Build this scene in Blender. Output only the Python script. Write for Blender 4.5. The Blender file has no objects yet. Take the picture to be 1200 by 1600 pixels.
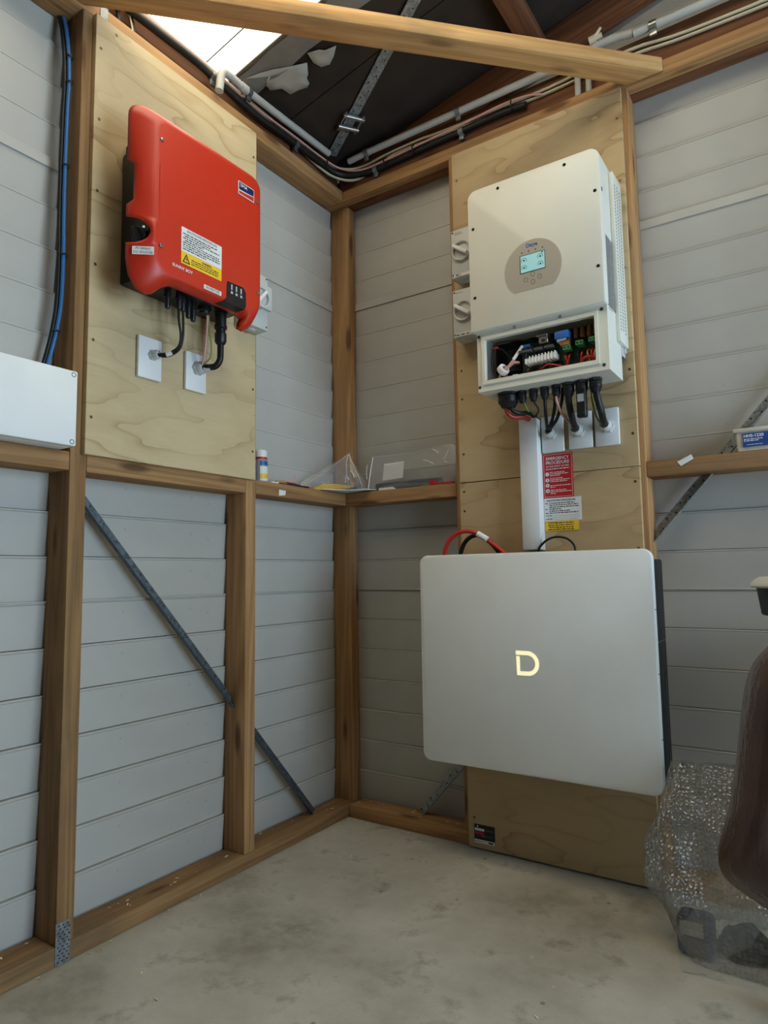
import bpy, bmesh, math, random
from mathutils import Vector, Matrix, noise as mnoise
R_ = random.Random(7)
SC = bpy.context.scene
COL = SC.collection

# ------------------------------------------------------------------ camera
cam_data = bpy.data.cameras.new('camera')
cam = bpy.data.objects.new('camera', cam_data)
COL.objects.link(cam)
yaw, pit, rol = 0.5882, 0.0944, -0.0149
fw = Vector((-math.sin(yaw) * math.cos(pit), math.cos(yaw) * math.cos(pit), math.sin(pit)))
rt = Vector((math.cos(yaw), math.sin(yaw), 0))
up = rt.cross(fw)
r2 = math.cos(rol) * rt + math.sin(rol) * up
u2 = -math.sin(rol) * rt + math.cos(rol) * up
cam.matrix_world = Matrix(((r2.x, u2.x, -fw.x, 1.5554), (r2.y, u2.y, -fw.y, -2.0642), (r2.z, u2.z, -fw.z, 0.8941), (0, 0, 0, 1)))
cam_data.sensor_fit = 'VERTICAL'
cam_data.sensor_height = 24.0
cam_data.lens = 1043.05 / 1600 * 24.0
cam_data.clip_start = 0.02
SC.camera = cam

# ------------------------------------------------------------------ sky and daylight
world = bpy.data.worlds.new('overcast_sky')
SC.world = world
world.use_nodes = True
bg = world.node_tree.nodes['Background']
bg.inputs['Color'].default_value = (0.63, 0.82, 1.0, 1)
bg.inputs['Strength'].default_value = 9.8


def portal(name, loc, target, sx, sy):
    """guides the sky's light through an opening of the shed; gives no light of its own"""
    d = bpy.data.lights.new(name, 'AREA')
    d.shape = 'RECTANGLE'
    d.size, d.size_y = sx, sy
    d.cycles.is_portal = True
    o = bpy.data.objects.new(name, d)
    o.location = loc
    o.rotation_euler = (Vector(target) - Vector(loc)).to_track_quat('-Z', 'Y').to_euler()
    COL.objects.link(o)
    return o


# daylight comes in by the open doorway at the right and by the clear roof strip overhead
portal('doorway_portal', (3.46, -0.84, 1.05), (0.0, -0.84, 1.05), 1.42, 2.10)
portal('roof_strip_portal', (0.80, -0.98, 2.805), (0.80 + 0.21, -0.98, 1.805), 1.95, 0.84).rotation_euler = (0, -math.atan(0.21), 0)

SC.view_settings.view_transform = 'Standard'
SC.view_settings.look = 'None'
SC.view_settings.gamma = 1.0
SC.view_settings.use_curve_mapping = False
SC.view_settings.exposure = -0.18
SC.cycles.use_denoising = True
SC.cycles.max_bounces = 10
SC.cycles.transparent_max_bounces = 12
SC.cycles.caustics_reflective = False
SC.cycles.caustics_refractive = False


# ------------------------------------------------------------------ materials
def lin(c):
    return tuple(((v / 255) / 12.92 if v / 255 <= 0.04045 else ((v / 255 + 0.055) / 1.055) ** 2.4) for v in c) + (1,)


class NT:
    """small node tree helper"""
    def __init__(s, name):
        s.m = bpy.data.materials.new(name)
        s.m.use_nodes = True
        s.t = s.m.node_tree
        s.b = s.t.nodes['Principled BSDF']
        s.out = s.t.nodes['Material Output']

    def n(s, typ, **kw):
        nd = s.t.nodes.new(typ)
        for k, v in kw.items():
            if k.startswith('i_'):
                key = k[2:]
                key = int(key) if key.isdigit() else key
                nd.inputs[key].default_value = v
            else:
                setattr(nd, k, v)
        return nd

    def l(s, a, b):
        s.t.links.new(a, b)

    def math(s, op, a, b=None, c=None):
        nd = s.n('ShaderNodeMath', operation=op)
        for i, v in enumerate((a, b, c)):
            if v is None:
                continue
            if isinstance(v, (int, float)):
                nd.inputs[i].default_value = v
            else:
                s.l(v, nd.inputs[i])
        return nd.outputs[0]

    def ramp(s, fac, stops, interp='LINEAR'):
        nd = s.n('ShaderNodeValToRGB')
        nd.color_ramp.interpolation = interp
        el = nd.color_ramp.elements
        while len(el) < len(stops):
            el.new(0.5)
        for e, (p, c) in zip(el, stops):
            e.position = p
            e.color = c
        s.l(fac, nd.inputs[0])
        return nd.outputs[0]

    def mix(s, fac, a, b, mode='MIX'):
        nd = s.n('ShaderNodeMix', data_type='RGBA', blend_type=mode)
        if isinstance(fac, (int, float)):
            nd.inputs[0].default_value = fac
        else:
            s.l(fac, nd.inputs[0])
        for i, v in ((6, a), (7, b)):
            if isinstance(v, tuple):
                nd.inputs[i].default_value = v
            else:
                s.l(v, nd.inputs[i])
        return nd.outputs[2]

    def noise(s, vec, scale, detail=3, rough=0.5, out=0):
        nd = s.n('ShaderNodeTexNoise')
        nd.inputs['Scale'].default_value = scale
        nd.inputs['Detail'].default_value = detail
        nd.inputs['Roughness'].default_value = rough
        s.l(vec, nd.inputs['Vector'])
        return nd.outputs[out]

    def mapped(s, scale, loc=(0, 0, 0), coord='Object'):
        tc = s.n('ShaderNodeTexCoord')
        mp = s.n('ShaderNodeMapping')
        mp.inputs['Scale'].default_value = scale
        mp.inputs['Location'].default_value = loc
        s.l(tc.outputs[coord], mp.inputs['Vector'])
        return mp.outputs[0]

    def bump(s, h, strength=0.2, dist=0.01):
        nd = s.n('ShaderNodeBump')
        nd.inputs['Strength'].default_value = strength
        nd.inputs['Distance'].default_value = dist
        s.l(h, nd.inputs['Height'])
        s.l(nd.outputs[0], s.b.inputs['Normal'])


def plain(name, c, rough=0.5, metal=0.0, spec=0.5, coat=0.0, mottled=0.0, fine=0.0, alpha=1.0):
    t = NT(name)
    t.b.inputs['Roughness'].default_value = rough
    t.b.inputs['Metallic'].default_value = metal
    t.b.inputs['Specular IOR Level'].default_value = spec
    t.b.inputs['Coat Weight'].default_value = coat
    col = lin(c)
    v = t.mapped((1, 1, 1))
    nz = t.noise(v, 9, 4)
    k = max(mottled, 0.03)
    d = tuple(x * (1 - k) for x in col[:3]) + (1,)
    e = tuple(min(1, x * (1 + k * 0.6)) for x in col[:3]) + (1,)
    t.l(t.ramp(nz, [(0.3, d), (0.7, e)]), t.b.inputs['Base Color'])
    if fine:
        t.bump(t.noise(v, 900, 2), fine, 0.001)
    return t.m


def timber(name, dark, light, grey=(118, 104, 82), greyamt=0.5, knots=0.75):
    t = NT(name)
    oi = t.n('ShaderNodeObjectInfo')
    tc = t.n('ShaderNodeTexCoord')
    off = t.math('MULTIPLY', oi.outputs['Random'], 37.0)
    cb = t.n('ShaderNodeCombineXYZ')
    t.l(off, cb.inputs[0]); t.l(off, cb.inputs[1])
    ad = t.n('ShaderNodeVectorMath', operation='ADD')
    t.l(tc.outputs['Object'], ad.inputs[0]); t.l(cb.outputs[0], ad.inputs[1])

    def sc(a, b, c):
        m = t.n('ShaderNodeVectorMath', operation='MULTIPLY')
        t.l(ad.outputs[0], m.inputs[0])
        m.inputs[1].default_value = (a, b, c)
        return m.outputs[0]
    big = t.noise(sc(0.45, 9, 9), 1.0, 2)
    rings = t.math('PINGPONG', t.math('MULTIPLY', big, 20.0), 1.0)
    fib = t.noise(sc(6, 170, 170), 1.0, 3)
    g = t.math('ADD', t.math('MULTIPLY', rings, 0.36), t.math('MULTIPLY', fib, 0.62))
    col = t.ramp(g, [(0.15, lin(dark)), (0.85, lin(light))])
    st = t.noise(sc(2.2, 7, 7), 1.0, 4, 0.6)
    stf = t.math('MULTIPLY', t.ramp(st, [(0.5, (0, 0, 0, 1)), (0.72, (1, 1, 1, 1))]), greyamt)
    col = t.mix(stf, col, lin(grey))
    vo = t.n('ShaderNodeTexVoronoi', feature='F1')
    vo.inputs['Scale'].default_value = 1.0
    t.l(sc(3.2, 13, 13), vo.inputs['Vector'])
    kn = t.ramp(vo.outputs['Distance'], [(0.10, (1, 1, 1, 1)), (0.20, (0, 0, 0, 1))])
    col = t.mix(t.math('MULTIPLY', kn, knots), col, lin((72, 44, 26)))
    hs = t.n('ShaderNodeHueSaturation')
    t.l(col, hs.inputs['Color'])
    t.l(t.math('ADD', t.math('MULTIPLY', oi.outputs['Random'], 0.3), 0.85), hs.inputs['Value'])
    t.l(hs.outputs[0], t.b.inputs['Base Color'])
    t.b.inputs['Roughness'].default_value = 0.75
    t.b.inputs['Specular IOR Level'].default_value = 0.25
    t.bump(fib, 0.25, 0.002)
    return t.m


def plywood(name, seed, base, dark, contrast=1.0, grain=(1.5, 5.2)):
    t = NT(name)
    tc = t.n('ShaderNodeTexCoord')
    sp = t.n('ShaderNodeSeparateXYZ')
    t.l(tc.outputs['Object'], sp.inputs[0])
    h = t.math('ADD', sp.outputs[0], sp.outputs[1])

    def vec(a, b, w):
        c = t.n('ShaderNodeCombineXYZ')
        t.l(t.math('MULTIPLY', h, a), c.inputs[0])
        t.l(t.math('MULTIPLY', sp.outputs[2], b), c.inputs[1])
        c.inputs[2].default_value = w
        return c.outputs[0]
    big = t.noise(vec(grain[0], grain[1], seed), 1.0, 3.0, 0.42)
    line = t.math('FRACT', t.math('MULTIPLY', big, 9.0))
    thin = t.ramp(line, [(0.0, (1, 1, 1, 1)), (0.05, (0.6, 0.6, 0.6, 1)), (0.22, (0.22, 0.22, 0.22, 1)), (0.6, (0, 0, 0, 1)), (0.97, (0.12, 0.12, 0.12, 1))])
    fade = t.ramp(t.noise(vec(2.0, 3.0, seed + 5), 1.0, 2), [(0.35, (0.15, 0.15, 0.15, 1)), (0.65, (1, 1, 1, 1))])
    fib = t.noise(vec(12, 420, seed), 1.0, 2)
    col = t.mix(t.math('MULTIPLY', t.math('MULTIPLY', thin, fade), 0.85 * contrast), lin(base), lin(dark))
    col = t.mix(t.math('MULTIPLY', fib, 0.20), col, lin(dark))
    st = t.ramp(t.noise(vec(2.4, 2.8, seed + 9), 1.0, 5, 0.6), [(0.48, (0, 0, 0, 1)), (0.75, (1, 1, 1, 1))])
    col = t.mix(t.math('MULTIPLY', st, 0.28), col, lin((150, 122, 82)))
    t.l(col, t.b.inputs['Base Color'])
    t.b.inputs['Roughness'].default_value = 0.62
    t.b.inputs['Specular IOR Level'].default_value = 0.3
    t.bump(fib, 0.12, 0.001)
    return t.m


def concrete():
    t = NT('concrete_slab')
    v = t.mapped((1, 1, 1))
    base = t.ramp(t.noise(v, 2.2, 6, 0.62), [(0.32, lin((140, 133, 117))), (0.47, lin((186, 181, 166))), (0.70, lin((216, 211, 197)))])
    spots = t.ramp(t.noise(v, 9.0, 5, 0.65), [(0.56, (0, 0, 0, 1)), (0.70, (1, 1, 1, 1))])
    col = t.mix(t.math('MULTIPLY', spots, 0.5), base, lin((104, 92, 72)))
    vo = t.n('ShaderNodeTexVoronoi')
    vo.inputs['Scale'].default_value = 11
    vo.inputs['Randomness'].default_value = 1
    t.l(v, vo.inputs['Vector'])
    dr = t.ramp(vo.outputs['Distance'], [(0.045, (1, 1, 1, 1)), (0.09, (0, 0, 0, 1))])
    gate = t.ramp(t.noise(v, 2.7, 2), [(0.52, (0, 0, 0, 1)), (0.6, (1, 1, 1, 1))])
    col = t.mix(t.math('MULTIPLY', t.math('MULTIPLY', dr, gate), 0.7), col, lin((88, 78, 60)))
    fine = t.noise(v, 240, 3, 0.7)
    col = t.mix(t.math('MULTIPLY', fine, 0.30), col, lin((120, 112, 95)))
    t.l(col, t.b.inputs['Base Color'])
    t.b.inputs['Roughness'].default_value = 0.8
    t.b.inputs['Specular IOR Level'].default_value = 0.3
    h = t.math('ADD', t.math('MULTIPLY', fine, 0.5), t.noise(v, 26, 4))
    t.bump(h, 0.35, 0.004)
    return t.m


def cladding(name='painted_weatherboard', a=(172, 169, 161), b=(186, 184, 177)):
    t = NT(name)
    v = t.mapped((1, 1, 1))
    col = t.ramp(t.noise(v, 3, 4), [(0.3, lin(a)), (0.7, lin(b))])
    sp = t.ramp(t.noise(v, 60, 2), [(0.74, (0, 0, 0, 1)), (0.78, (1, 1, 1, 1))])
    col = t.mix(t.math('MULTIPLY', sp, 0.35), col, lin((110, 108, 104)))
    t.l(col, t.b.inputs['Base Color'])
    t.b.inputs['Roughness'].default_value = 0.5
    t.bump(t.noise(v, 420, 2), 0.08, 0.001)
    return t.m


def galvanised(name='galvanised_steel', c=(128, 134, 136), metal=0.55):
    t = NT(name)
    v = t.mapped((1, 1, 1))
    vo = t.n('ShaderNodeTexVoronoi')
    vo.inputs['Scale'].default_value = 120
    t.l(v, vo.inputs['Vector'])
    bw = t.n('ShaderNodeRGBToBW')
    t.l(vo.outputs['Color'], bw.inputs[0])
    k = lin(c)
    t.l(t.ramp(bw.outputs[0], [(0.2, tuple(x * 0.7 for x in k[:3]) + (1,)), (0.8, tuple(min(1, x * 1.25) for x in k[:3]) + (1,))]), t.b.inputs['Base Color'])
    t.b.inputs['Metallic'].default_value = metal
    t.b.inputs['Roughness'].default_value = 0.45
    return t.m


def film(name, tint=(200, 205, 205), clear=0.7, bubbles=False, haze=0.16, gloss=0.45, grough=0.10, edge=0.35):
    """thin clear plastic sheet: mostly see-through, a little milky, shiny folds"""
    t = NT(name)
    tr = t.n('ShaderNodeBsdfTransparent')
    gl = t.n('ShaderNodeBsdfGlossy')
    gl.inputs['Roughness'].default_value = grough
    df = t.n('ShaderNodeBsdfDiffuse')
    df.inputs['Color'].default_value = lin(tint)
    v = t.mapped((1, 1, 1))
    bp = t.n('ShaderNodeBump')
    if bubbles:
        vo = t.n('ShaderNodeTexVoronoi')
        vo.inputs['Scale'].default_value = 95
        vo.inputs['Randomness'].default_value = 0.55
        t.l(v, vo.inputs['Vector'])
        h = t.math('SUBTRACT', 1.0, vo.outputs['Distance'])
        bp.inputs['Strength'].default_value = 0.9
        bp.inputs['Distance'].default_value = 0.006
    else:
        h = t.noise(v, 38, 4, 0.6)
        bp.inputs['Strength'].default_value = 0.8
        bp.inputs['Distance'].default_value = 0.01
    t.l(h, bp.inputs['Height'])
    t.l(bp.outputs[0], gl.inputs['Normal'])
    t.l(bp.outputs[0], df.inputs['Normal'])
    m1 = t.n('ShaderNodeMixShader')
    m1.inputs[0].default_value = gloss
    t.l(df.outputs[0], m1.inputs[1]); t.l(gl.outputs[0], m1.inputs[2])
    lw = t.n('ShaderNodeLayerWeight')
    lw.inputs['Blend'].default_value = 0.35
    fac = t.math('ADD', t.math('MULTIPLY', lw.outputs['Facing'], edge), 1 - clear)
    if bubbles:
        fac = t.math('ADD', fac, t.math('MULTIPLY', t.math('SUBTRACT', 0.6, vo.outputs['Distance']), haze))
    m2 = t.n('ShaderNodeMixShader')
    t.l(fac, m2.inputs[0])
    t.l(tr.outputs[0], m2.inputs[1]); t.l(m1.outputs[0], m2.inputs[2])
    t.l(m2.outputs[0], t.out.inputs['Surface'])
    return t.m


def glow(name, c, strength):
    t = NT(name)
    t.b.inputs['Base Color'].default_value = lin(c)
    t.b.inputs['Emission Color'].default_value = lin(c)
    t.b.inputs['Emission Strength'].default_value = strength
    t.b.inputs['Roughness'].default_value = 0.3
    return t.m


def leather():
    t = NT('brown_leather')
    v = t.mapped((1, 1, 1))
    col = t.ramp(t.noise(v, 5, 4), [(0.3, lin((54, 38, 32))), (0.7, lin((88, 62, 52)))])
    t.l(col, t.b.inputs['Base Color'])
    t.b.inputs['Roughness'].default_value = 0.27
    w = t.noise(t.mapped((20, 20, 5)), 1.5, 4, 0.6)
    f = t.noise(v, 300, 2)
    t.bump(t.math('ADD', w, t.math('MULTIPLY', f, 0.06)), 0.5, 0.014)
    return t.m


def skylight_sheet():
    t = NT('clear_roof_sheet')
    v = t.mapped((1, 1, 1))
    sp = t.ramp(t.noise(v, 210, 3, 0.6), [(0.60, (1, 1, 1, 1)), (0.70, (0.25, 0.3, 0.33, 1))])
    gate = t.ramp(t.noise(v, 6, 3), [(0.45, (1, 1, 1, 1)), (0.62, (0, 0, 0, 1))])
    col = t.mix(gate, sp, (1, 1, 1, 1))
    col = t.mix(1.0, col, (0.90, 0.755, 0.60, 1), 'MULTIPLY')
    a = t.n('ShaderNodeBsdfTranslucent')
    t.l(col, a.inputs['Color'])
    b = t.n('ShaderNodeBsdfTransparent')
    t.l(col, b.inputs['Color'])
    m = t.n('ShaderNodeMixShader')
    m.inputs[0].default_value = 0.6
    t.l(a.outputs[0], m.inputs[1]); t.l(b.outputs[0], m.inputs[2])
    t.l(m.outputs[0], t.out.inputs['Surface'])
    return t.m


M = dict(
    pine=timber('framing_pine', (134, 98, 62), (184, 142, 96)),
    pine_light=timber('fresh_pine', (150, 108, 62), (196, 156, 102), knots=0.4, greyamt=0.25),
    pine_red=timber('red_brown_timber', (90, 58, 38), (138, 92, 62), greyamt=0.15),
    pine_grey=timber('weathered_pine', (122, 90, 56), (170, 132, 88), grey=(100, 86, 66), greyamt=0.7),
    pine_beam=timber('beam_pine', (160, 118, 70), (206, 166, 112), grey=(112, 96, 70), knots=0.5, greyamt=0.6),
    ply_a=plywood('plywood_a', 2.3, (208, 188, 148), (146, 114, 70), 1.0),
    ply_b=plywood('plywood_b', 7.7, (200, 176, 134), (134, 100, 60), 1.1),
    ply_c=plywood('plywood_c', 13.1, (196, 170, 128), (132, 98, 60), 0.9),
    clad=cladding(),
    concrete=concrete(),
    galv=galvanised(),
    galv_dark=galvanised('dark_galvanised_steel', (88, 96, 102)),
    strap=galvanised('pale_galvanised_strap', (158, 164, 164)),
    steel=plain('bright_steel', (176, 176, 172), 0.3, 0.9),
    screw=plain('screw_brass_grey', (96, 84, 64), 0.5, 0.6),
    red=plain('red_enamel', (200, 50, 26), 0.38, spec=0.5, fine=0.05),
    white=plain('white_enamel', (222, 221, 208), 0.45, fine=0.05),
    silver=plain('silver_white_panel', (238, 240, 237), 0.30, 0.0, fine=0.08),
    plate=plain('white_plastic', (232, 232, 230), 0.35),
    greyplastic=plain('pale_grey_plastic', (196, 198, 194), 0.45),
    conduit=plain('grey_pvc', (184, 184, 178), 0.5, mottled=0.08),
    cream=plain('cream_cable', (206, 196, 168), 0.5),
    black=plain('black_plastic', (22, 23, 24), 0.42),
    blackrub=plain('black_rubber', (16, 16, 17), 0.5),
    darkbody=plain('charcoal_casing', (17, 18, 19), 0.6),
    blue=plain('blue_cable', (44, 104, 158), 0.4),
    redcable=plain('red_cable', (186, 44, 30), 0.4),
    pink=plain('pink_wire', (214, 160, 148), 0.45),
    greenwire=plain('green_yellow_wire', (140, 150, 70), 0.45),
    orange=plain('orange_wire', (208, 140, 60), 0.45),
    yellow=plain('yellow_label', (240, 196, 40), 0.5),
    yellowsoft=plain('yellow_strip', (214, 178, 84), 0.5),
    paper=plain('white_paper', (226, 226, 222), 0.7),
    ink=plain('black_ink', (30, 30, 30), 0.7),
    inkgrey=plain('grey_ink', (110, 110, 110), 0.7),
    signred=plain('sign_red', (186, 28, 34), 0.45),
    badgeblue=plain('badge_blue', (24, 34, 92), 0.4),
    textblue=plain('letter_blue', (40, 90, 160), 0.4),
    labelblue=plain('box_label_blue', (28, 66, 128), 0.5),
    panelgrey=plain('control_panel_grey', (168, 160, 146), 0.4),
    lcd=glow('lcd_screen', (150, 205, 208), 0.32),
    lcdink=plain('lcd_ink', (40, 72, 84), 0.5),
    logo=glow('lit_logo', (255, 248, 200), 0.8),
    led=plain('led_grey', (180, 186, 188), 0.4),
    pcb=plain('circuit_green', (28, 66, 48), 0.45),
    termgreen=plain('terminal_green', (60, 140, 84), 0.45),
    relayblue=plain('relay_blue', (44, 112, 190), 0.4),
    copper=plain('copper_coil', (170, 112, 58), 0.4, 0.6),
    amber=plain('amber_component', (120, 84, 56), 0.25),
    chip=plain('chip_grey', (74, 74, 74), 0.5),
    darkin=plain('dark_interior', (24, 22, 22), 0.7),
    sarking=plain('dark_building_paper', (50, 40, 31), 0.75, mottled=0.35),
    foil=plain('grey_backing_paper', (128, 124, 116), 0.6, mottled=0.2),
    torn=plain('torn_paper', (176, 174, 164), 0.7, mottled=0.1),
    leather=leather(),
    film=film('clear_film', clear=0.87, edge=0.34),
    zipfilm=film('zip_bag_film', (188, 188, 182), clear=0.87, edge=0.32),
    bubble=film('bubble_wrap', (140, 136, 124), clear=0.72, bubbles=True, haze=0.6, gloss=0.28, grough=0.22),
    skysheet=skylight_sheet(),
    shaving=plain('pale_shaving', (226, 206, 164), 0.8),
    fold_glint=plain('pale_fold_glint', (226, 228, 226), 0.15, spec=0.8),  # near-white colour stands in for glints on the bag folds
    tubblack=plain('tub_black', (14, 18, 16), 0.45),
    tubwhite=plain('lid_white', (214, 214, 208), 0.4),
    clearplastic=plain('cloudy_plastic', (196, 190, 176), 0.3),
    bottlegrey=plain('bottle_grey', (150, 152, 152), 0.4),
    denim=plain('dark_blue_cloth', (36, 52, 84), 0.85, mottled=0.3),
    darkcloth=plain('dark_cloth', (30, 32, 32), 0.9, mottled=0.3),
    darkwall=plain('low_bounce_lining', (84, 70, 56), 0.7, mottled=0.2),  # unseen walls' colour, set dark to cut bounced light
    gablegrey=cladding('gable_sheet', (150, 148, 140), (166, 163, 156)),
)

# ------------------------------------------------------------------ mesh helpers
ORG = {}


def V(*a):
    return Vector(a)


def catmull(pts, k=6):
    p = [Vector(q) for q in pts]
    if len(p) < 3:
        return p
    e = [p[0] * 2 - p[1]] + p + [p[-1] * 2 - p[-2]]
    out = []
    for i in range(1, len(e) - 2):
        a, b, c, d = e[i - 1], e[i], e[i + 1], e[i + 2]
        for j in range(k):
            t = j / k
            out.append(0.5 * ((2 * b) + (c - a) * t + (2 * a - 5 * b + 4 * c - d) * t * t + (3 * b - a - 3 * c + d) * t ** 3))
    out.append(p[-1])
    return out


class MB:
    def __init__(s):
        s.bm = bmesh.new()

    def poly(s, pts):
        return s.bm.faces.new([s.bm.verts.new(p) for p in pts])

    def box(s, lo, hi, bev=0.0, seg=2, mat=None):
        lo, hi = Vector(lo), Vector(hi)
        vs = [s.bm.verts.new((x, y, z)) for x in (lo.x, hi.x) for y in (lo.y, hi.y) for z in (lo.z, hi.z)]
        fs = [s.bm.faces.new([vs[i] for i in f]) for f in ((0, 1, 3, 2), (4, 6, 7, 5), (0, 4, 5, 1), (2, 3, 7, 6), (0, 2, 6, 4), (1, 5, 7, 3))]
        if mat is not None:
            for v in vs:
                v.co = mat @ v.co
        if bev:
            es = list({e for f in fs for e in f.edges})
            bmesh.ops.bevel(s.bm, geom=es, offset=bev, segments=seg, profile=0.5, affect='EDGES')
        return s

    def ring(s, c, x, y, r, n, ph=0.0):
        return [s.bm.verts.new(c + x * (r * math.cos(ph + 2 * math.pi * i / n)) + y * (r * math.sin(ph + 2 * math.pi * i / n))) for i in range(n)]

    def bridge(s, a, b):
        n = len(a)
        for i in range(n):
            s.bm.faces.new((a[i], a[(i + 1) % n], b[(i + 1) % n], b[i]))

    def rev(s, p0, axis, prof, n=16, cap=True, ph=0.0):
        """surface of revolution; prof = [(distance along axis, radius), ...]"""
        ax = Vector(axis).normalized()
        t = V(0, 0, 1) if abs(ax.z) < 0.9 else V(1, 0, 0)
        x = ax.cross(t).normalized()
        y = ax.cross(x)
        rs = [s.ring(Vector(p0) + ax * d, x, y, max(r, 1e-5), n, ph) for d, r in prof]
        for a, b in zip(rs, rs[1:]):
            s.bridge(a, b)
        if cap:
            s.bm.faces.new(rs[0][::-1])
            s.bm.faces.new(rs[-1])
        return s

    def tube(s, pts, r, n=8, k=6, flat=1.0):
        p = catmull(pts, k)
        d0 = (p[1] - p[0]).normalized()
        t = V(0, 0, 1) if abs(d0.z) < 0.9 else V(1, 0, 0)
        x = d0.cross(t).normalized()
        rs = []
        for i, q in enumerate(p):
            d = (p[min(i + 1, len(p) - 1)] - p[max(i - 1, 0)]).normalized()
            x = (x - d * x.dot(d)).normalized()
            y = d.cross(x)
            rs.append(s.ring(q, x, y * flat, r, n))
        for a, b in zip(rs, rs[1:]):
            s.bridge(a, b)
        s.bm.faces.new(rs[0][::-1])
        s.bm.faces.new(rs[-1])
        return s

    def prism(s, pts, ext):
        """closed polygon (3d points) pushed along ext"""
        ext = Vector(ext)
        a = [s.bm.verts.new(p) for p in pts]
        b = [s.bm.verts.new(Vector(p) + ext) for p in pts]
        s.bm.faces.new(a[::-1])
        s.bm.faces.new(b)
        s.bridge(a, b)
        return s

    def holed(s, outer, inner, ext):
        """frame between two loops of equal length, pushed along ext"""
        ext = Vector(ext)
        o0 = [s.bm.verts.new(p) for p in outer]; i0 = [s.bm.verts.new(p) for p in inner]
        o1 = [s.bm.verts.new(Vector(p) + ext) for p in outer]; i1 = [s.bm.verts.new(Vector(p) + ext) for p in inner]
        s.bridge(o0, i0); s.bridge(i1, o1); s.bridge(o1, o0); s.bridge(i0, i1)
        return s

    def sheet(s, grid):
        vs = [[s.bm.verts.new(p) for p in row] for row in grid]
        for a, b in zip(vs, vs[1:]):
            for i in range(len(a) - 1):
                s.bm.faces.new((a[i], a[i + 1], b[i + 1], b[i]))
        return s


def mesh_from(mb, name, shift=(0, 0, 0), sharp=38):
    bm = mb.bm
    bmesh.ops.recalc_face_normals(bm, faces=bm.faces[:])
    if any(shift):
        bmesh.ops.translate(bm, verts=bm.verts[:], vec=-Vector(shift))
    me = bpy.data.meshes.new(name)
    bm.to_mesh(me)
    bm.free()
    for p in me.polygons:
        p.use_smooth = True
    me.set_sharp_from_angle(angle=math.radians(sharp))
    return me


def tag(o, label=None, cat=None, group=None, kind=None):
    if label: o['label'] = label
    if cat: o['category'] = cat
    if group: o['group'] = group
    if kind: o['kind'] = kind
    return o


def empty(name, loc, label=None, cat=None, group=None, kind=None):
    o = bpy.data.objects.new(name, None)
    COL.objects.link(o)
    o.location = loc
    o.empty_display_size = 0.05
    ORG[o] = Vector(loc)
    return tag(o, label, cat, group, kind)


def obj(name, mb, mat, parent=None, label=None, cat=None, group=None, kind=None, sharp=38, keep=False):
    bm = mb.bm
    if parent is not None:
        org = ORG[parent]
    elif keep:
        org = V(0, 0, 0)
    else:
        xs = [v.co for v in bm.verts]
        org = V((min(c.x for c in xs) + max(c.x for c in xs)) / 2, (min(c.y for c in xs) + max(c.y for c in xs)) / 2, min(c.z for c in xs))
    me = mesh_from(mb, name, org, sharp)
    me.materials.append(M[mat] if isinstance(mat, str) else mat)
    o = bpy.data.objects.new(name, me)
    COL.objects.link(o)
    if parent is not None:
        o.parent = parent
    else:
        o.location = org
    ORG[o] = org
    return tag(o, label, cat, group, kind)


def member(name, parent, lo, hi, mat, axis, bev=0.003, label=None, kind=None):
    """a stick of timber with its grain along local X"""
    lo, hi = Vector(lo), Vector(hi)
    c = (lo + hi) / 2
    d = hi - lo
    ix = 'xyz'.index(axis)
    L = d[ix]
    if axis == 'x':
        rot, w, h = Matrix.Identity(3), d.y, d.z
    elif axis == 'y':
        rot, w, h = Matrix(((0, -1, 0), (1, 0, 0), (0, 0, 1))), d.x, d.z
    else:
        rot, w, h = Matrix(((0, 0, -1), (0, 1, 0), (1, 0, 0))), d.y, d.x
    mb = MB()
    mb.box((-L / 2, -w / 2, -h / 2), (L / 2, w / 2, h / 2), bev, 2)
    me = mesh_from(mb, name)
    me.materials.append(M[mat])
    o = bpy.data.objects.new(name, me)
    COL.objects.link(o)
    o.parent = parent
    o.matrix_local = Matrix.Translation(c - (ORG[parent] if parent else V(0, 0, 0))) @ rot.to_4x4()
    return tag(o, label, kind=kind)


def share(src, parent, loc, name=None, rot=None):
    o = src.copy()
    if name: o.name = name
    COL.objects.link(o)
    o.parent = parent
    o.location = Vector(loc) - ORG[parent]
    if rot is not None:
        o.rotation_euler = rot
    return o


FONT = {}


def text_mb(mb, body, size, at, right, upv, align='LEFT', depth=0.0, bold=0.0, sx=1.0):
    cu = bpy.data.curves.new('lettering_curve', 'FONT')
    cu.body = body
    cu.size = size
    cu.align_x = align
    cu.offset = bold
    cu.resolution_u = 3
    cu.fill_mode = 'FRONT'
    ob = bpy.data.objects.new('lettering_tmp', cu)
    COL.objects.link(ob)
    dg = bpy.context.evaluated_depsgraph_get()
    me = bpy.data.meshes.new_from_object(ob.evaluated_get(dg))
    r, u, a = Vector(right).normalized(), Vector(upv).normalized(), Vector(at)
    vs = [mb.bm.verts.new(a + r * (v.co.x * sx) + u * v.co.y) for v in me.vertices]
    for p in me.polygons:
        try:
            mb.bm.faces.new([vs[i] for i in p.vertices])
        except ValueError:
            pass
    bpy.data.objects.remove(ob)
    bpy.data.meshes.remove(me)
    bpy.data.curves.remove(cu)
    return mb


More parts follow.
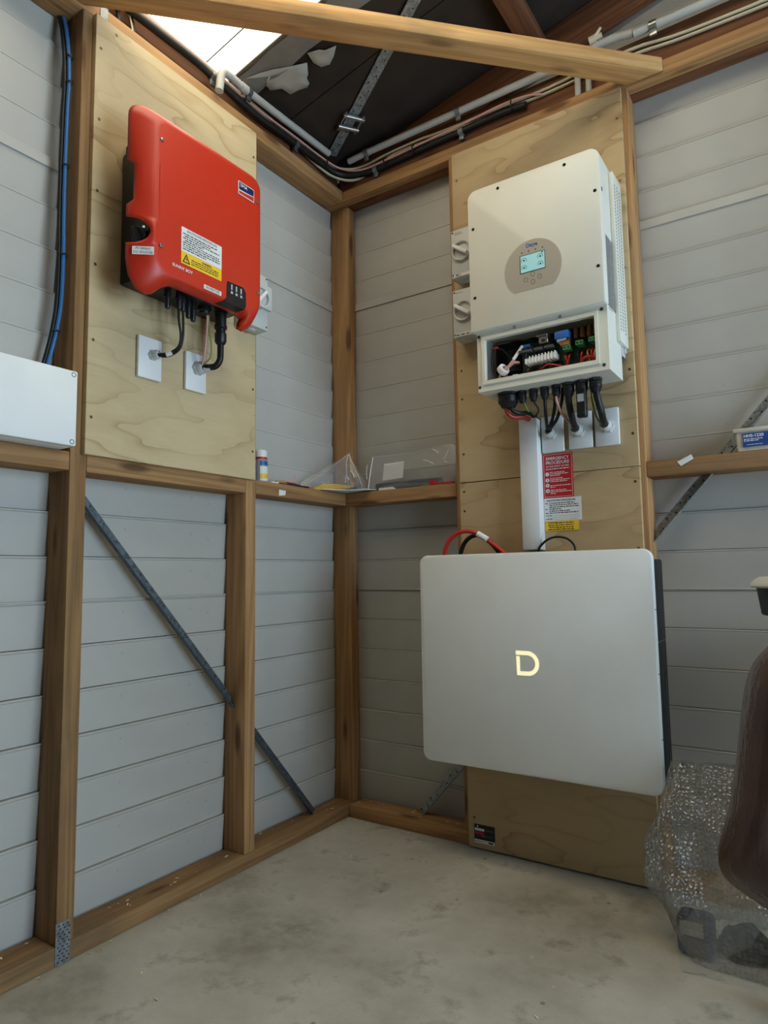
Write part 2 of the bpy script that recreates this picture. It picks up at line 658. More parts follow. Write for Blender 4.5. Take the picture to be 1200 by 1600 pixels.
class Face:
    """flat frame on a wall: f(u, v) gives a 3d point; n = outward normal"""
    def __init__(s, o, r, u):
        s.o, s.r, s.u = Vector(o), Vector(r), Vector(u)
        s.n = s.r.cross(s.u)

    def p(s, a, b, h=0.0):
        return s.o + s.r * a + s.u * b + s.n * h

    def rect(s, mb, a0, b0, a1, b1, h0, h1, bev=0.0):
        pts = [s.p(a, b, h) for a in (a0, a1) for b in (b0, b1) for h in (h0, h1)]
        lo = [min(q[i] for q in pts) for i in range(3)]
        hi = [max(q[i] for q in pts) for i in range(3)]
        return mb.box(lo, hi, bev)

    def quad(s, mb, a0, b0, a1, b1, h):
        mb.poly([s.p(a0, b0, h), s.p(a1, b0, h), s.p(a1, b1, h), s.p(a0, b1, h)])
        return mb

    def text(s, mb, body, size, a, b, h, align='LEFT', bold=0.0, sx=1.0):
        return text_mb(mb, body, size, s.p(a, b, h), s.r, s.u, align, 0, bold, sx)

    def scribble(s, mb, a0, a1, b, hgt, h, rnd, fill=0.92):
        """a line of fine print too small to read: word-long strokes"""
        a = a0
        end = a0 + (a1 - a0) * fill
        while a < end:
            w = rnd.uniform(0.6, 2.4) * hgt * 2
            s.quad(mb, a, b, min(a + w, end), b + hgt, h)
            a += w + hgt * 0.9


def rr(a0, b0, a1, b1, r, n=5):
    """rounded rectangle outline (2d), r may be (bl, br, tr, tl)"""
    if not isinstance(r, tuple):
        r = (r, r, r, r)
    out = []
    for (cx, cy, rad, st) in ((a0 + r[0], b0 + r[0], r[0], 180), (a1 - r[1], b0 + r[1], r[1], 270), (a1 - r[2], b1 - r[2], r[2], 0), (a0 + r[3], b1 - r[3], r[3], 90)):
        for i in range(n + 1):
            t = math.radians(st + 90 * i / n)
            out.append((cx + rad * math.cos(t), cy + rad * math.sin(t)))
    return out


def rounded_slab(mb, face, a0, b0, a1, b1, r, h0, h1, edge=0.004, n=6):
    """rounded-corner plate with a softened front edge"""
    outl = rr(a0, b0, a1, b1, r, n)
    cx, cy = (a0 + a1) / 2, (b0 + b1) / 2

    def loop(ins, h):
        q = rr(a0 + ins, b0 + ins, a1 - ins, b1 - ins, tuple(max(x - ins, 0.0005) for x in (r if isinstance(r, tuple) else (r,) * 4)), n)
        return [mb.bm.verts.new(face.p(x, y, h)) for x, y in q]
    L = [loop(0, h0), loop(0, h1 - edge), loop(edge * 0.3, h1 - edge * 0.3), loop(edge, h1)]
    mb.bm.faces.new(L[0][::-1])
    for a, b in zip(L, L[1:]):
        mb.bridge(a, b)
    mb.bm.faces.new(L[-1])
    return mb


def FL(x, y0=0.0, z0=0.0):      # left wall face: u runs along +y, v up, normal +x
    return Face((x, y0, z0), (0, 1, 0), (0, 0, 1))


def FR(y, x0=0.0, z0=0.0):      # right wall face: u runs along +x, v up, normal -y
    return Face((x0, y, z0), (1, 0, 0), (0, 0, 1))


# ------------------------------------------------------------------ the setting
mb = MB(); mb.box((-0.12, -4.2, -0.10), (3.5, 0.12, 0.0))
floor = obj('floor', mb, 'concrete', keep=True, kind='structure')
floor['label'] = 'stained grey concrete slab floor'

wall_left = empty('wall_left', (0, 0, 0), kind='structure')
wall_left['label'] = 'pale weatherboard wall with pine studs behind the red inverter'
wall_right = empty('wall_right', (0, 0, 0), kind='structure')
wall_right['label'] = 'pale weatherboard wall with pine studs behind the white battery'

PITCH, Z0 = 0.115, 0.036


def board_mesh(L):
    """one lapped board, length along X, inner face towards -Y, its top edge proud of the board above"""
    m = MB()
    prof = [(0.000, 0.0), (0.0085, 0.0), (0.0015, PITCH - 0.002), (0.0, PITCH), (0.010, PITCH + 0.004), (0.016, PITCH), (0.022, 0.004)]
    prof = [(0.0115, 0.0), (0.0013, PITCH - 0.0090), (0.0030, PITCH - 0.0078), (0.0012, PITCH - 0.0062), (0.0010, PITCH - 0.0030), (0.0022, PITCH - 0.0018), (0.016, PITCH - 0.0018), (0.021, 0.0)]
    m.prism([(0, y, z) for y, z in prof], (L, 0, 0))
    return m


bm_l = mesh_from(board_mesh(4.30), 'weatherboard', sharp=20); bm_l.materials.append(M['clad'])
bm_r = mesh_from(board_mesh(3.62), 'weatherboard', sharp=20); bm_r.materials.append(M['clad'])
for k in range(22):
    o = bpy.data.objects.new('weatherboard', bm_l); COL.objects.link(o); o.parent = wall_left
    o.location = (-0.09, -4.2, Z0 + k * PITCH - (PITCH if k == 0 else 0) * 0)
    o.rotation_euler = (0, 0, math.pi / 2)
for k in range(28):
    o = bpy.data.objects.new('weatherboard', bm_r); COL.objects.link(o); o.parent = wall_right
    o.location = (-0.10, 0.09, Z0 + k * PITCH)
    x0 = (Z0 + (k + 1) * PITCH - 2.615) / 0.21
    if x0 > -0.10:                      # gable boards stop under the sloping roof
        if x0 > 1.6:
            bpy.data.objects.remove(o)
            continue
        o.location.x = x0
        o.scale.x = (3.5 - 2 * x0) / 3.62
m = MB(); m.box((-0.125, -4.2, 0.0), (-0.113, 0.10, 2.60)); obj('gap_backing', m, 'darkin', wall_left)  # unseen dark sheet added to stop sky light through the board gaps
m = MB(); m.box((-0.11, 0.113, 0.0), (3.5, 0.125, 3.1)); obj('gap_backing', m, 'darkin', wall_right)  # same added backing, keeps the right wall's board gaps dark
# wider laps where two sheets of boards join
for zc, h in ((0.838, 0.0035), (1.976, 0.028)):
    m = MB(); m.box((-0.104, -4.2, zc), (-0.0870, 0.088, zc + h), 0.0008, 1); obj('sheet_lap', m, 'clad', wall_left)
    m = MB(); m.box((-0.09, 0.0870, zc), (3.4, 0.104, zc + h), 0.0008, 1); obj('sheet_lap', m, 'clad', wall_right)

# left wall frame
ys = [-3.53, -2.93, -2.33, -1.733, -1.134, -0.533]
for i, y in enumerate(ys):
    member('stud', wall_left, (-0.09, y, 0.045), (0, y + 0.045, 2.405), 'pine_grey' if i == 4 else 'pine', 'z')
member('corner_stud', wall_left, (-0.09, 0.038, 0.045), (-0.005, 0.085, 2.405), 'pine', 'z')
member('bottom_plate', wall_left, (-0.09, -4.1, 0.0), (0, 0.09, 0.045), 'pine_grey', 'y', 0.004)
member('top_plate', wall_left, (-0.09, -4.1, 2.405), (0, 0.0, 2.45), 'pine', 'y')
member('upper_plate', wall_left, (-0.088, -4.1, 2.45), (-0.048, 0.03, 2.565), 'pine_red', 'y')
yn = [y + 0.045 for y in ys]
for a, b in list(zip(yn, ys[1:])) + [(yn[-1], 0.037)]:
    member('noggin', wall_left, (-0.09, a + 0.0005, 1.165), (0, b - 0.0005, 1.212), 'pine', 'y')
# right wall frame
xs_ = [0.484, 1.072, 1.69, 2.29, 2.89]
for i, x in enumerate(xs_):
    member('stud', wall_right, (x, 0, 0.045), (x + 0.045, 0.09, 2.405), 'pine', 'z')
member('bottom_plate', wall_right, (0.001, 0, 0), (3.4, 0.09, 0.045), 'pine', 'x', 0.004)
member('top_plate', wall_right, (-0.09, 0.001, 2.405), (3.4, 0.043, 2.45), 'pine', 'x', 0.004)
member('top_plate', wall_right, (-0.09, 0.047, 2.405), (3.4, 0.09, 2.45), 'pine_red', 'x', 0.004)
member('upper_plate', wall_right, (-0.046, 0.035, 2.451), (3.4, 0.06, 2.575), 'pine_red', 'x')
xn = [x + 0.045 for x in xs_]
member('noggin', wall_right, (0.001, 0, 1.165), (xs_[0] - 0.0005, 0.09, 1.212), 'pine', 'x')
for a, b in zip(xn, xs_[1:]):
    member('noggin', wall_right, (a + 0.0005, 0, 1.172), (b - 0.0005, 0.09, 1.219), 'pine', 'x')


# galvanised angle braces let into the walls
def brace(parent, p0, p1, nrm, w=0.024, mat='galv_dark', holes=True):
    p0, p1, nrm = Vector(p0), Vector(p1), Vector(nrm)
    d = (p1 - p0).normalized()
    s = d.cross(nrm).normalized()
    m = MB()
    m.prism([p0 - s * w / 2, p0 + s * w / 2, p0 + s * w / 2 - nrm * 0.002, p0 - s * w / 2 - nrm * 0.002], p1 - p0)
    m.prism([p0 + s * w / 2, p0 + s * (w / 2 + 0.002), p0 + s * (w / 2 + 0.002) + nrm * 0.016, p0 + s * w / 2 + nrm * 0.016], p1 - p0)
    o = obj('angle_brace', m, mat, parent)
    L = (p1 - p0).length
    m = MB()
    n = int(L / 0.03)
    for i in range(n):
        c = p0 + d * (0.015 + i * 0.03) + s * (0.005 if i % 2 else -0.005) + nrm * 0.0006
        m.rev(c, nrm, [(0, 0.0028), (0.0003, 0.0028)], 6)
    obj('nail_holes', m, 'black', o)
    return o


brace(wall_left, (-0.062, -1.09, 1.14), (-0.062, -0.13, 0.045), (1, 0, 0))
brace(wall_right, (0.275, 0.062, 0.045), (1.61, 0.062, 1.56), (0, -1, 0), mat='strap')

# nail plate at the foot of the near stud
m = MB(); m.box((0.0, -1.135, 0.002), (0.0016, -1.099, 0.096))
npl = obj('nail_plate', m, 'galv', wall_left)
m = MB()
for i in range(11):
    for j in range(3):
        y = -1.130 + j * 0.011 + (0.004 if i % 2 else 0); z = 0.008 + i * 0.008
        m.box((0.0016, y, z), (0.0021, y + 0.0035, z + 0.003))
obj('nail_slots', m, 'black', npl)

# ---- roof
ROOF = lambda x: 2.60 + 0.21 * x
ceiling = empty('ceiling', (0, 0, 2.45), kind='structure')
ceiling['label'] = 'pitched shed roof lined with dark paper'


def roof_strip(name, y0, y1, x0, x1, mat, dz=0.0, th=0.006):
    m = MB()
    pts = [(x0, y0, ROOF(x0) + dz), (x1, y0, ROOF(x1) + dz), (x1, y1, ROOF(x1) + dz), (x0, y1, ROOF(x0) + dz)]
    m.prism(pts, (0, 0, th))
    return obj(name, m, mat, ceiling)


for a, b in ((-0.292, 0.12), (-0.47, -0.292)):
    roof_strip('roof_lining', a + 0.0012, b - 0.0012, -0.14, 1.75, 'sarking', 0.0 if b > 0 else 0.003)
roof_strip('roof_lining', -0.565, -0.471, -0.14, 1.75, 'foil', 0.004)
roof_strip('clear_roof_sheet', -0.663, -0.566, -0.14, 1.75, 'skysheet', 0.006, 0.002)
roof_strip('clear_roof_sheet', -1.40, -0.667, -0.14, 1.75, 'skysheet', 0.008, 0.002)
roof_strip('sheet_seam', -0.6665, -0.6635, -0.14, 1.75, 'chip', 0.004, 0.004)
roof_strip('roof_lining', -4.2, -1.401, -0.14, 1.75, 'sarking')
m = MB()
m.prism([(1.75, -4.2, ROOF(1.75)), (3.5, -4.2, ROOF(0.0)), (3.5, 0.12, ROOF(0)), (1.75, 0.12, ROOF(1.75))], (0, 0, 0.006))
obj('far_roof_lining', m, 'sarking', ceiling)
m = MB()
m.prism([(-0.16, -0.563, ROOF(-0.16) + 0.018), (1.75, -0.563, ROOF(1.75) + 0.018), (1.75, 0.14, ROOF(1.75) + 0.018), (-0.16, 0.14, ROOF(-0.16) + 0.018)], (0, 0, 0.004))
obj('seam_backing', m, 'darkin', ceiling)  # unseen sheet added above the lining to stop light leaking at its seams

# sloping rafter against the gable, and purlins
def sloped(name, x0, x1, y0, y1, below, depth, mat):
    L = math.hypot(x1 - x0, 0.21 * (x1 - x0))
    m = MB(); m.box((-L / 2, (y0 - y1) / 2, -depth / 2), (L / 2, (y1 - y0) / 2, depth / 2), 0.003)
    me = mesh_from(m, name); me.materials.append(M[mat])
    o = bpy.data.objects.new(name, me); COL.objects.link(o); o.parent = ceiling
    a = math.atan(0.21)
    xc = (x0 + x1) / 2
    o.matrix_local = Matrix.Translation(V(xc, (y0 + y1) / 2, ROOF(xc) - below - depth / 2) - ORG[ceiling]) @ Matrix.Rotation(-a, 4, 'Y')
    return o


sloped('rafter', 0.03, 1.72, 0.061, 0.088, 0.004, 0.125, 'pine_red')
member('purlin', ceiling, (0.775, -0.56, 2.705), (0.845, 0.06, 2.755), 'pine_red', 'y')
sloped('rafter', 0.0, 1.72, -1.98, -1.935, 0.004, 0.125, 'pine_red')

# corner tie beam across the ceiling
A = [(1.119, -0.0015), (1.226, -0.0015), (0.0015, -1.243), (0.0015, -1.134)]
m = MB()
c0 = V((A[0][0] + A[1][0] + A[2][0] + A[3][0]) / 4, (A[0][1] + A[1][1] + A[2][1] + A[3][1]) / 4, 2.43)
dd = (V(A[1][0], A[1][1], 0) - V(A[2][0], A[2][1], 0)).normalized()
rm = Matrix(((dd.x, -dd.y, 0), (dd.y, dd.x, 0), (0, 0, 1)))
loc = [rm.transposed() @ (V(x, y, 2.411) - c0) for x, y in A]
m.prism(loc, (0, 0, 0.045))
bmesh.ops.bevel(m.bm, geom=m.bm.edges[:], offset=0.003, segments=2, profile=0.5, affect='EDGES')
me = mesh_from(m, 'tie_beam'); me.materials.append(M['pine_beam'])
tb = bpy.data.objects.new('tie_beam', me); COL.objects.link(tb); tb.parent = ceiling
tb.matrix_local = Matrix.Translation(c0 - ORG[ceiling]) @ rm.to_4x4()

# perforated strap brace with its tensioner
RP = lambda x, y, d=0.0: V(x, y, ROOF(x) - 0.004 - d)
p0, p1 = RP(-0.02, -0.045, 0.004), RP(0.95, -0.575, 0.004)
d = (p1 - p0).normalized(); rn = V(-0.21, 0, 1).normalized() * -1
s = d.cross(rn).normalized()
m = MB(); m.prism([p0 - s * 0.02, p0 + s * 0.02, p0 + s * 0.02 - rn * 0.0015, p0 - s * 0.02 - rn * 0.0015], p1 - p0)
strap = obj('strap_brace', m, 'strap', ceiling)
m = MB()
for i in range(32):
    c = p0 + d * (0.03 + i * 0.033) + s * (0.008 if i % 2 else -0.008) + rn * 0.0004
    m.rev(c, rn, [(0, 0.0032), (0.0003, 0.0032)], 8)
obj('nail_holes', m, 'black', strap)
tc0 = p0 + d * 0.185 + rn * 0.012
m = MB()
for t in (-0.026, 0.026):
    m.rev(tc0 + d * t - s * 0.042, s, [(0, 0.009), (0.084, 0.009)], 12)
for t in (-0.036, 0.036):
    m.rev(tc0 - d * 0.045 + s * t, d, [(0, 0.0035), (0.09, 0.0035)], 8)
    for q in (-0.036, 0.032):
        m.rev(tc0 + d * q + s * t, d, [(0, 0.0075), (0.006, 0.0075)], 6)
obj('strap_tensioner', m, 'steel', strap)

# torn flaps of backing paper hanging under the lining
def flap(pts, sag):
    m = MB()
    cx = sum(p[0] for p in pts) / len(pts); cy = sum(p[1] for p in pts) / len(pts)
    n = len(pts)
    out = []
    for x, y in pts:
        out.append(m.bm.verts.new(RP(x, y, 0.006 + sag * (0.4 + 0.6 * R_.random()))))
    mid = [m.bm.verts.new(RP(cx + (x - cx) * 0.5, cy + (y - cy) * 0.5, 0.005 + sag * 0.5 * R_.random())) for x, y in pts]
    m.bridge(out, mid)
    m.bm.faces.new(mid)
    o = obj('torn_paper_flap', m, 'torn', ceiling, sharp=60)
    sd = o.modifiers.new('thickness', 'SOLIDIFY'); sd.thickness = 0.0012
    return o


flap([(0.007, -0.547), (0.05, -0.53), (0.093, -0.512), (0.14, -0.475), (0.192, -0.447), (0.165, -0.41), (0.15, -0.40), (0.145, -0.38), (0.128, -0.37), (0.10, -0.385), (0.066, -0.39), (0.061, -0.43), (0.03, -0.455), (0.035, -0.48), (0.06, -0.50)], 0.012)
flap([(0.215, -0.474), (0.25, -0.455), (0.262, -0.44), (0.298, -0.424), (0.27, -0.40), (0.24, -0.385), (0.215, -0.40), (0.205, -0.43)], 0.010)
m = MB()
g = []
for i in range(9):
    x = -0.05 + i * 0.09
    g.append([RP(x, y, 0.004 + 0.010 * math.sin(i * 1.7 + j) ** 2) for j, y in enumerate((-0.563, -0.54, -0.515, -0.49, -0.472))])
m.sheet(g)
o = obj('folded_paper_edge', m, 'foil', ceiling, sharp=60)

# unseen shell of the shed behind the camera, coloured dark to cut bounced light, with the wide doorway the daylight comes through
wall_back = empty('wall_back', (0, 0, 0), kind='structure'); wall_back['label'] = 'unseen wall behind the camera, darkened to cut bounced light'
m = MB(); m.box((-0.1, -4.25, 0), (3.5, -4.2, 2.98)); obj('lining_sheet', m, 'darkwall', wall_back)
wall_side = empty('wall_side', (0, 0, 0), kind='structure'); wall_side['label'] = 'unseen wall with wide open doorway, darkened to cut bounced light'
m = MB(); m.box((3.42, -0.13, 0), (3.47, 0.12, 2.6)); obj('lining_sheet', m, 'darkwall', wall_side)
m = MB(); m.box((3.42, -4.2, 0), (3.47, -1.55, 2.6)); obj('lining_sheet', m, 'darkwall', wall_side)
m = MB(); m.box((3.42, -1.55, 2.10), (3.47, -0.13, 2.6)); obj('door_lintel', m, 'pine', wall_side)

# ------------------------------------------------------------------ plywood panels
def ply(name, lo, hi, mat, label, screws, side):
    root = empty(name, ((lo[0] + hi[0]) / 2, (lo[1] + hi[1]) / 2, lo[2]), label, 'plywood panel')
    m = MB(); m.box(lo, hi, 0.0012, 1)
    obj('sheet', m, mat, root)
    src = None
    for a, z in screws:
        p = (hi[0], a, z) if side == 'L' else (a, lo[1], z)
        n = (1, 0, 0) if side == 'L' else (0, -1, 0)
        if src is None:
            mm = MB(); mm.rev(p, n, [(-0.001, 0.0045), (0.0004, 0.0042), (0.0002, 0.002)], 10)
            src = obj('screw', mm, 'screw', root); sp = Vector(p)
        else:
            o = src.copy(); COL.objects.link(o); o.parent = root; o.location = Vector(p) - sp
    return root


T = 0.017
ply('plywood_panel', (0.0005, -1.106, 1.208), (T, -0.508, 2.404), 'ply_a', 'pale plywood sheet on the left wall behind the red inverter',
    [(-1.091, z) for z in (2.311, 2.109, 1.91, 1.709, 1.507, 1.305)] + [(-0.521, z) for z in (2.31, 2.06, 1.807, 1.506, 1.3)] + [(-1.046, 2.381)], 'L')
ply('plywood_panel', (0.506, -T, 1.207), (1.101, -0.0005, 2.404), 'ply_b', 'upper plywood sheet behind the white inverter',
    [(1.087, z) for z in (2.305, 2.10, 1.82, 1.501, 1.305)] + [(0.524, z) for z in (2.30, 1.60, 1.499, 1.305)], 'R')
plow = ply('plywood_panel', (0.506, -T, 0.006), (1.101, -0.0005, 1.2045), 'ply_c', 'lower plywood sheet behind the battery, standing on the floor',
           [(1.087, 1.16), (1.087, 0.962), (0.522, 1.175), (0.522, 1.108), (0.528, 0.10), (1.085, 0.12)], 'R')
# maker's sticker near the foot of the lower sheet
F = FR(-T - 0.0003)
m = MB(); F.rect(m, 0.527, 0.022, 0.6, 0.081, 0, 0.0006)
stk = obj('maker_sticker', m, 'ink', plow, label='black and white printed sticker')
m = MB(); F.quad(m, 0.528, 0.0225, 0.599, 0.034, 0.0008); F.quad(m, 0.529, 0.061, 0.563, 0.069, 0.0008); F.rect(m, 0.537, 0.072, 0.541, 0.077, 0.0006, 0.0009)
obj('print', m, 'paper', stk)
m = MB(); F.quad(m, 0.53, 0.051, 0.563, 0.058, 0.0008); F.quad(m, 0.552, 0.045, 0.566, 0.049, 0.0008)
obj('print', m, 'signred', stk)
m = MB()
rn1 = random.Random(3)
for z in (0.063, 0.066): F.scribble(m, 0.568, 0.596, z, 0.0015, 0.0008, rn1)
for z in (0.048, 0.043): F.scribble(m, 0.532, 0.596, z, 0.0012, 0.0009, rn1)
obj('print', m, 'inkgrey', stk)
m = MB(); F.scribble(m, 0.531, 0.565, 0.027, 0.002, 0.0010, rn1); F.quad(m, 0.577, 0.026, 0.594, 0.031, 0.0010)
obj('print', m, 'ink', stk)


# ------------------------------------------------------------------ red inverter
inv = empty('red_inverter', (0.10, -0.87, 1.612), 'red wall-mounted solar inverter on the left plywood sheet', 'inverter')
pairs = []


def arc(cf, rf, cr, rrad, xr, a0, a1, n=6):
    for i in range(n + 1):
        t = math.radians(a0 + (a1 - a0) * i / n)
        pairs.append(((cf[0] + rf * math.cos(t), cf[1] + rf * math.sin(t)), (xr, cr[0] + rrad * math.cos(t), cr[1] + rrad * math.sin(t))))


LY = -1.089
pairs += [((-1.036, 1.700), (0.14, LY, 1.690)), ((-1.036, 1.73), (0.14, LY, 1.728))]
for i in range(9):
    t = math.radians(-90 + 180 * i / 8)
    k = 0.80 * math.cos(t)
    z = 1.766 + 0.034 * math.sin(t)
    pairs.append(((-1.037, z), (0.14 + 0.053 * k, LY + 0.052 * k, z)))
pairs += [((-1.037, 1.806), (0.14, LY, 1.806)), ((-1.037, 1.832), (0.14, LY, 1.832)), ((-1.037, 1.842), (0.153, -1.078, 1.846)), ((-1.037, 1.944), (0.153, -1.078, 1.941)), ((-1.038, 1.952), (0.14, LY, 1.951))]
arc((-1.010, 2.046), 0.030, (-1.045, 2.074), 0.044, 0.14, 180, 90)
pairs += [((-0.9, 2.077), (0.14, -0.9, 2.119)), ((-0.8, 2.078), (0.14, -0.8, 2.120))]
arc((-0.700, 2.048), 0.030, (-0.690, 2.083), 0.038, 0.14, 90, 0)
pairs += [((-0.670, 1.95), (0.14, -0.652, 1.95)), ((-0.670, 1.83), (0.14, -0.652, 1.83)), ((-0.670, 1.715), (0.14, -0.652, 1.705)),
          ((-0.675, 1.690), (0.143, -0.660, 1.665)), ((-0.684, 1.676), (0.146, -0.680, 1.632)), ((-0.692, 1.671), (0.149, -0.702, 1.617)), ((-0.702, 1.669), (0.150, -0.724, 1.618)), ((-0.712, 1.668), (0.150, -0.722, 1.634)), ((-0.722, 1.668), (0.150, -0.714, 1.650)), ((-0.735, 1.668), (0.150, -0.735, 1.660))]
pairs += [((-0.80, 1.668), (0.15, -0.80, 1.661)), ((-0.88, 1.668), (0.15, -0.88, 1.661)), ((-0.960, 1.668), (0.15, -0.968, 1.660)),
          ((-0.985, 1.668), (0.148, -0.992, 1.645)), ((-1.003, 1.670), (0.146, -1.015, 1.622)), ((-1.016, 1.674), (0.144, -1.035, 1.614)), ((-1.025, 1.681), (0.142, -1.060, 1.622)), ((-1.032, 1.690), (0.14, -1.080, 1.650))]
m = MB()
FX = 0.193
cy = -0.853; cz = 1.87
loops = []
for (k, bulge) in ((-1, 0), (0.0, 0.0), (0.14, 0.0045), (0.34, 0.0065), (0.60, 0.0075), (0.85, 0.0055), (1.0, 0.0)):
    lp = []
    for (fy, fz), (rx, ry, rz) in pairs:
        if k < 0:
            q = V(FX + 0.0008, cy + (fy - cy) * 0.965, cz + (fz - cz) * 0.965)
        else:
            f = V(FX, fy, fz); r = V(rx, ry, rz)
            q = f.lerp(r, k)
            out = V(0.55, (ry - cy) * 2.0, (rz - cz) * 2.0).normalized()
            q += out * bulge
        lp.append(m.bm.verts.new(q))
    loops.append(lp)
m.bm.faces.new(loops[0])
for a, b in zip(loops, loops[1:]):
    m.bridge(a, b)
bmesh.ops.triangulate(m.bm, faces=[f for f in m.bm.faces if len(f.verts) > 4])
cover = obj('cover', m, 'red', inv, sharp=60)
sd = cover.modifiers.new('thickness', 'SOLIDIFY'); sd.thickness = 0.003; sd.offset = -1
m = MB(); m.box((0.0185, -1.022, 1.675), (0.142, -0.69, 2.045), 0.008)
for i in range(14):
    m.box((0.02, -1.01 + i * 0.023, 2.04), (0.10, -1.005 + i * 0.023, 2.075))
obj('heatsink_body', m, 'black', inv)
FI = FL(FX + 0.0012)
for y, z in ((-1.026, 2.018), (-1.024, 1.735), (-0.682, 2.014), (-0.678, 1.732)):
    m = MB(); m.rev((FX + 0.0005, y, z), (1, 0, 0), [(0, 0.0062), (0.0008, 0.006), (0.0009, 0.0048)], 14); o = obj('screw', m, 'black', inv)
    m = MB(); m.rev((FX + 0.001, y, z), (1, 0, 0), [(0, 0.0055), (0.002, 0.005), (0.0026, 0.0025)], 12); obj('screw_head', m, 'steel', o)
# maker's badge
m = MB(); FI.rect(m, -0.761, 2.003, -0.697, 2.043, 0, 0.0012, 0.0008); bad = obj('maker_badge', m, 'paper', inv, label='blue and red maker badge')
m = MB(); F = FI
top = [F.p(-0.7585, 2.0405, 0.0016), F.p(-0.6995, 2.0405, 0.0016)]
curve = [F.p(-0.6995 - 0.059 * t, 2.0215 - 0.004 * math.sin(t * math.pi * 0.5), 0.0016) for t in [i / 8 for i in range(9)]]
m.poly(top[::-1] + curve[::-1] if False else [top[0]] + curve[::-1] + [top[1]])
obj('badge_field', m, 'badgeblue', bad)
m = MB(); m.poly([F.p(-0.7585, 2.0055, 0.0016), F.p(-0.6995, 2.0055, 0.0016)] + [F.p(-0.6995 - 0.059 * t, 2.0195 - 0.006 * math.sin(t * math.pi * 0.5), 0.0016) for t in [i / 8 for i in range(9)]])
obj('badge_field', m, 'red', bad)
m = MB(); F.text(m, 'SMA', 0.0150, -0.7545, 2.0272, 0.0020, bold=0.0001); obj('lettering', m, 'paper', bad)
# stickers
rn2 = random.Random(5)
m = MB(); F.rect(m, -0.961, 1.748, -0.822, 1.8145, 0, 0.0006); st1 = obj('procedure_sticker', m, 'paper', inv, label='white printed procedure sticker')
m = MB(); F.text(m, 'SHUTDOWN PROCEDURE', 0.0088, -0.8915, 1.8045, 0.0012, 'CENTER')
for i in range(8): F.scribble(m, -0.956 + (0.006 if i in (1, 3) else 0), -0.826, 1.7965 - i * 0.006, 0.0026, 0.0011, rn2, (0.9, 0.7, 0.95, 0.5, 0.95, 0.96, 0.97, 0.6)[i])
obj('lettering', m, 'ink', st1)
m = MB(); F.rect(m, -0.961, 1.7145, -0.822, 1.7475, 0, 0.0006); st2 = obj('warning_sticker', m, 'yellow', inv, label='yellow warning sticker with triangle')
m = MB()
tri = [(-0.957, 1.719), (-0.932, 1.719), (-0.9445, 1.744)]; tin = [(-0.9525, 1.7215), (-0.9365, 1.7215), (-0.9445, 1.7385)]
m.holed([F.p(a, b, 0.0008) for a, b in tri], [F.p(a, b, 0.0008) for a, b in tin], F.n * 0.0003)
m.poly([F.p(-0.9435, 1.735, 0.0011), F.p(-0.9475, 1.7285, 0.0011), F.p(-0.9445, 1.7285, 0.0011), F.p(-0.9455, 1.723, 0.0011), F.p(-0.9415, 1.7305, 0.0011), F.p(-0.9445, 1.7305, 0.0011)])
F.text(m, 'WARNING', 0.0068, -0.875, 1.7385, 0.0011, 'CENTER', 0.0002)
for i in range(3): F.scribble(m, -0.928, -0.826, 1.733 - i * 0.0058, 0.0024, 0.0011, rn2)
obj('lettering', m, 'ink', st2)
m = MB(); F.rect(m, -0.884, 1.6725, -0.822, 1.6845, 0, 0.0006); st3 = obj('name_sticker', m, 'paper', inv, label='small white sticker reading INVERTER')
m = MB(); F.text(m, 'INVERTER', 0.0112, -0.853, 1.6748, 0.0012, 'CENTER'); obj('lettering', m, 'ink', st3)
m = MB(); F.text(m, 'SUNNY BOY', 0.0118, -0.989, 1.6960, 0.0009, bold=0.0002); obj('lettering', m, 'paper', inv)
# status display: upper part on the face, lower part bent round the sloping edge
m = MB()
u = [F.p(-0.801, 1.724, 0.0013), F.p(-0.742, 1.7265, 0.0013), F.p(-0.734, 1.722, 0.0013), F.p(-0.729, 1.712, 0.0013), F.p(-0.728, 1.676, 0.0013), F.p(-0.803, 1.676, 0.0013)]
m.poly(u)
g0 = [F.p(-0.803, 1.676, 0.0013), F.p(-0.728, 1.676, 0.0013)]
g1 = [V(0.1945, -0.812, 1.663), V(0.1945, -0.733, 1.663)]
g2 = [V(0.168, -0.822, 1.6575), V(0.168, -0.742, 1.6575)]
m.poly([g0[0], g1[0], g1[1], g0[1]]); m.poly([g1[0], g2[0], g2[1], g1[1]])
bmesh.ops.remove_doubles(m.bm, verts=m.bm.verts[:], dist=1e-5)
dsp = obj('status_display', m, 'black', inv)
m = MB()
for a in (-0.787, -0.769, -0.751):
    F.rect(m, a, 1.7035, a + 0.005, 1.719, 0.0014, 0.0020)
obj('indicator', m, 'led', dsp)
m = MB()
for a in (-0.788, -0.770, -0.752):
    F.quad(m, a, 1.692, a + 0.008, 1.699, 0.0018)
obj('symbol', m, 'led', dsp)
# switch sticker on the bevelled left side
sl = V(0.14 - FX, LY + 1.037, 0).normalized()
FS = Face(V(0.1765, -1.062, 1.700), -sl, (0, 0, 1))
FS.o += FS.n * 0.0075
m = MB(); m.prism([FS.p(a, b, 0) for a, b in ((-0.026, -0.004), (0.026, -0.002), (0.026, 0.019), (-0.026, 0.017))], FS.n * 0.0008); st4 = obj('switch_sticker', m, 'paper', inv, label='small white sticker reading PV ARRAY D.C. ISOLATOR')
m = MB(); FS.text(m, 'PV ARRAY', 0.0085, 0, 0.0095, 0.0012, 'CENTER', sx=0.95); FS.text(m, 'D.C. ISOLATOR', 0.0082, 0, 0.0, 0.0012, 'CENTER', sx=0.82); obj('lettering', m, 'ink', st4)
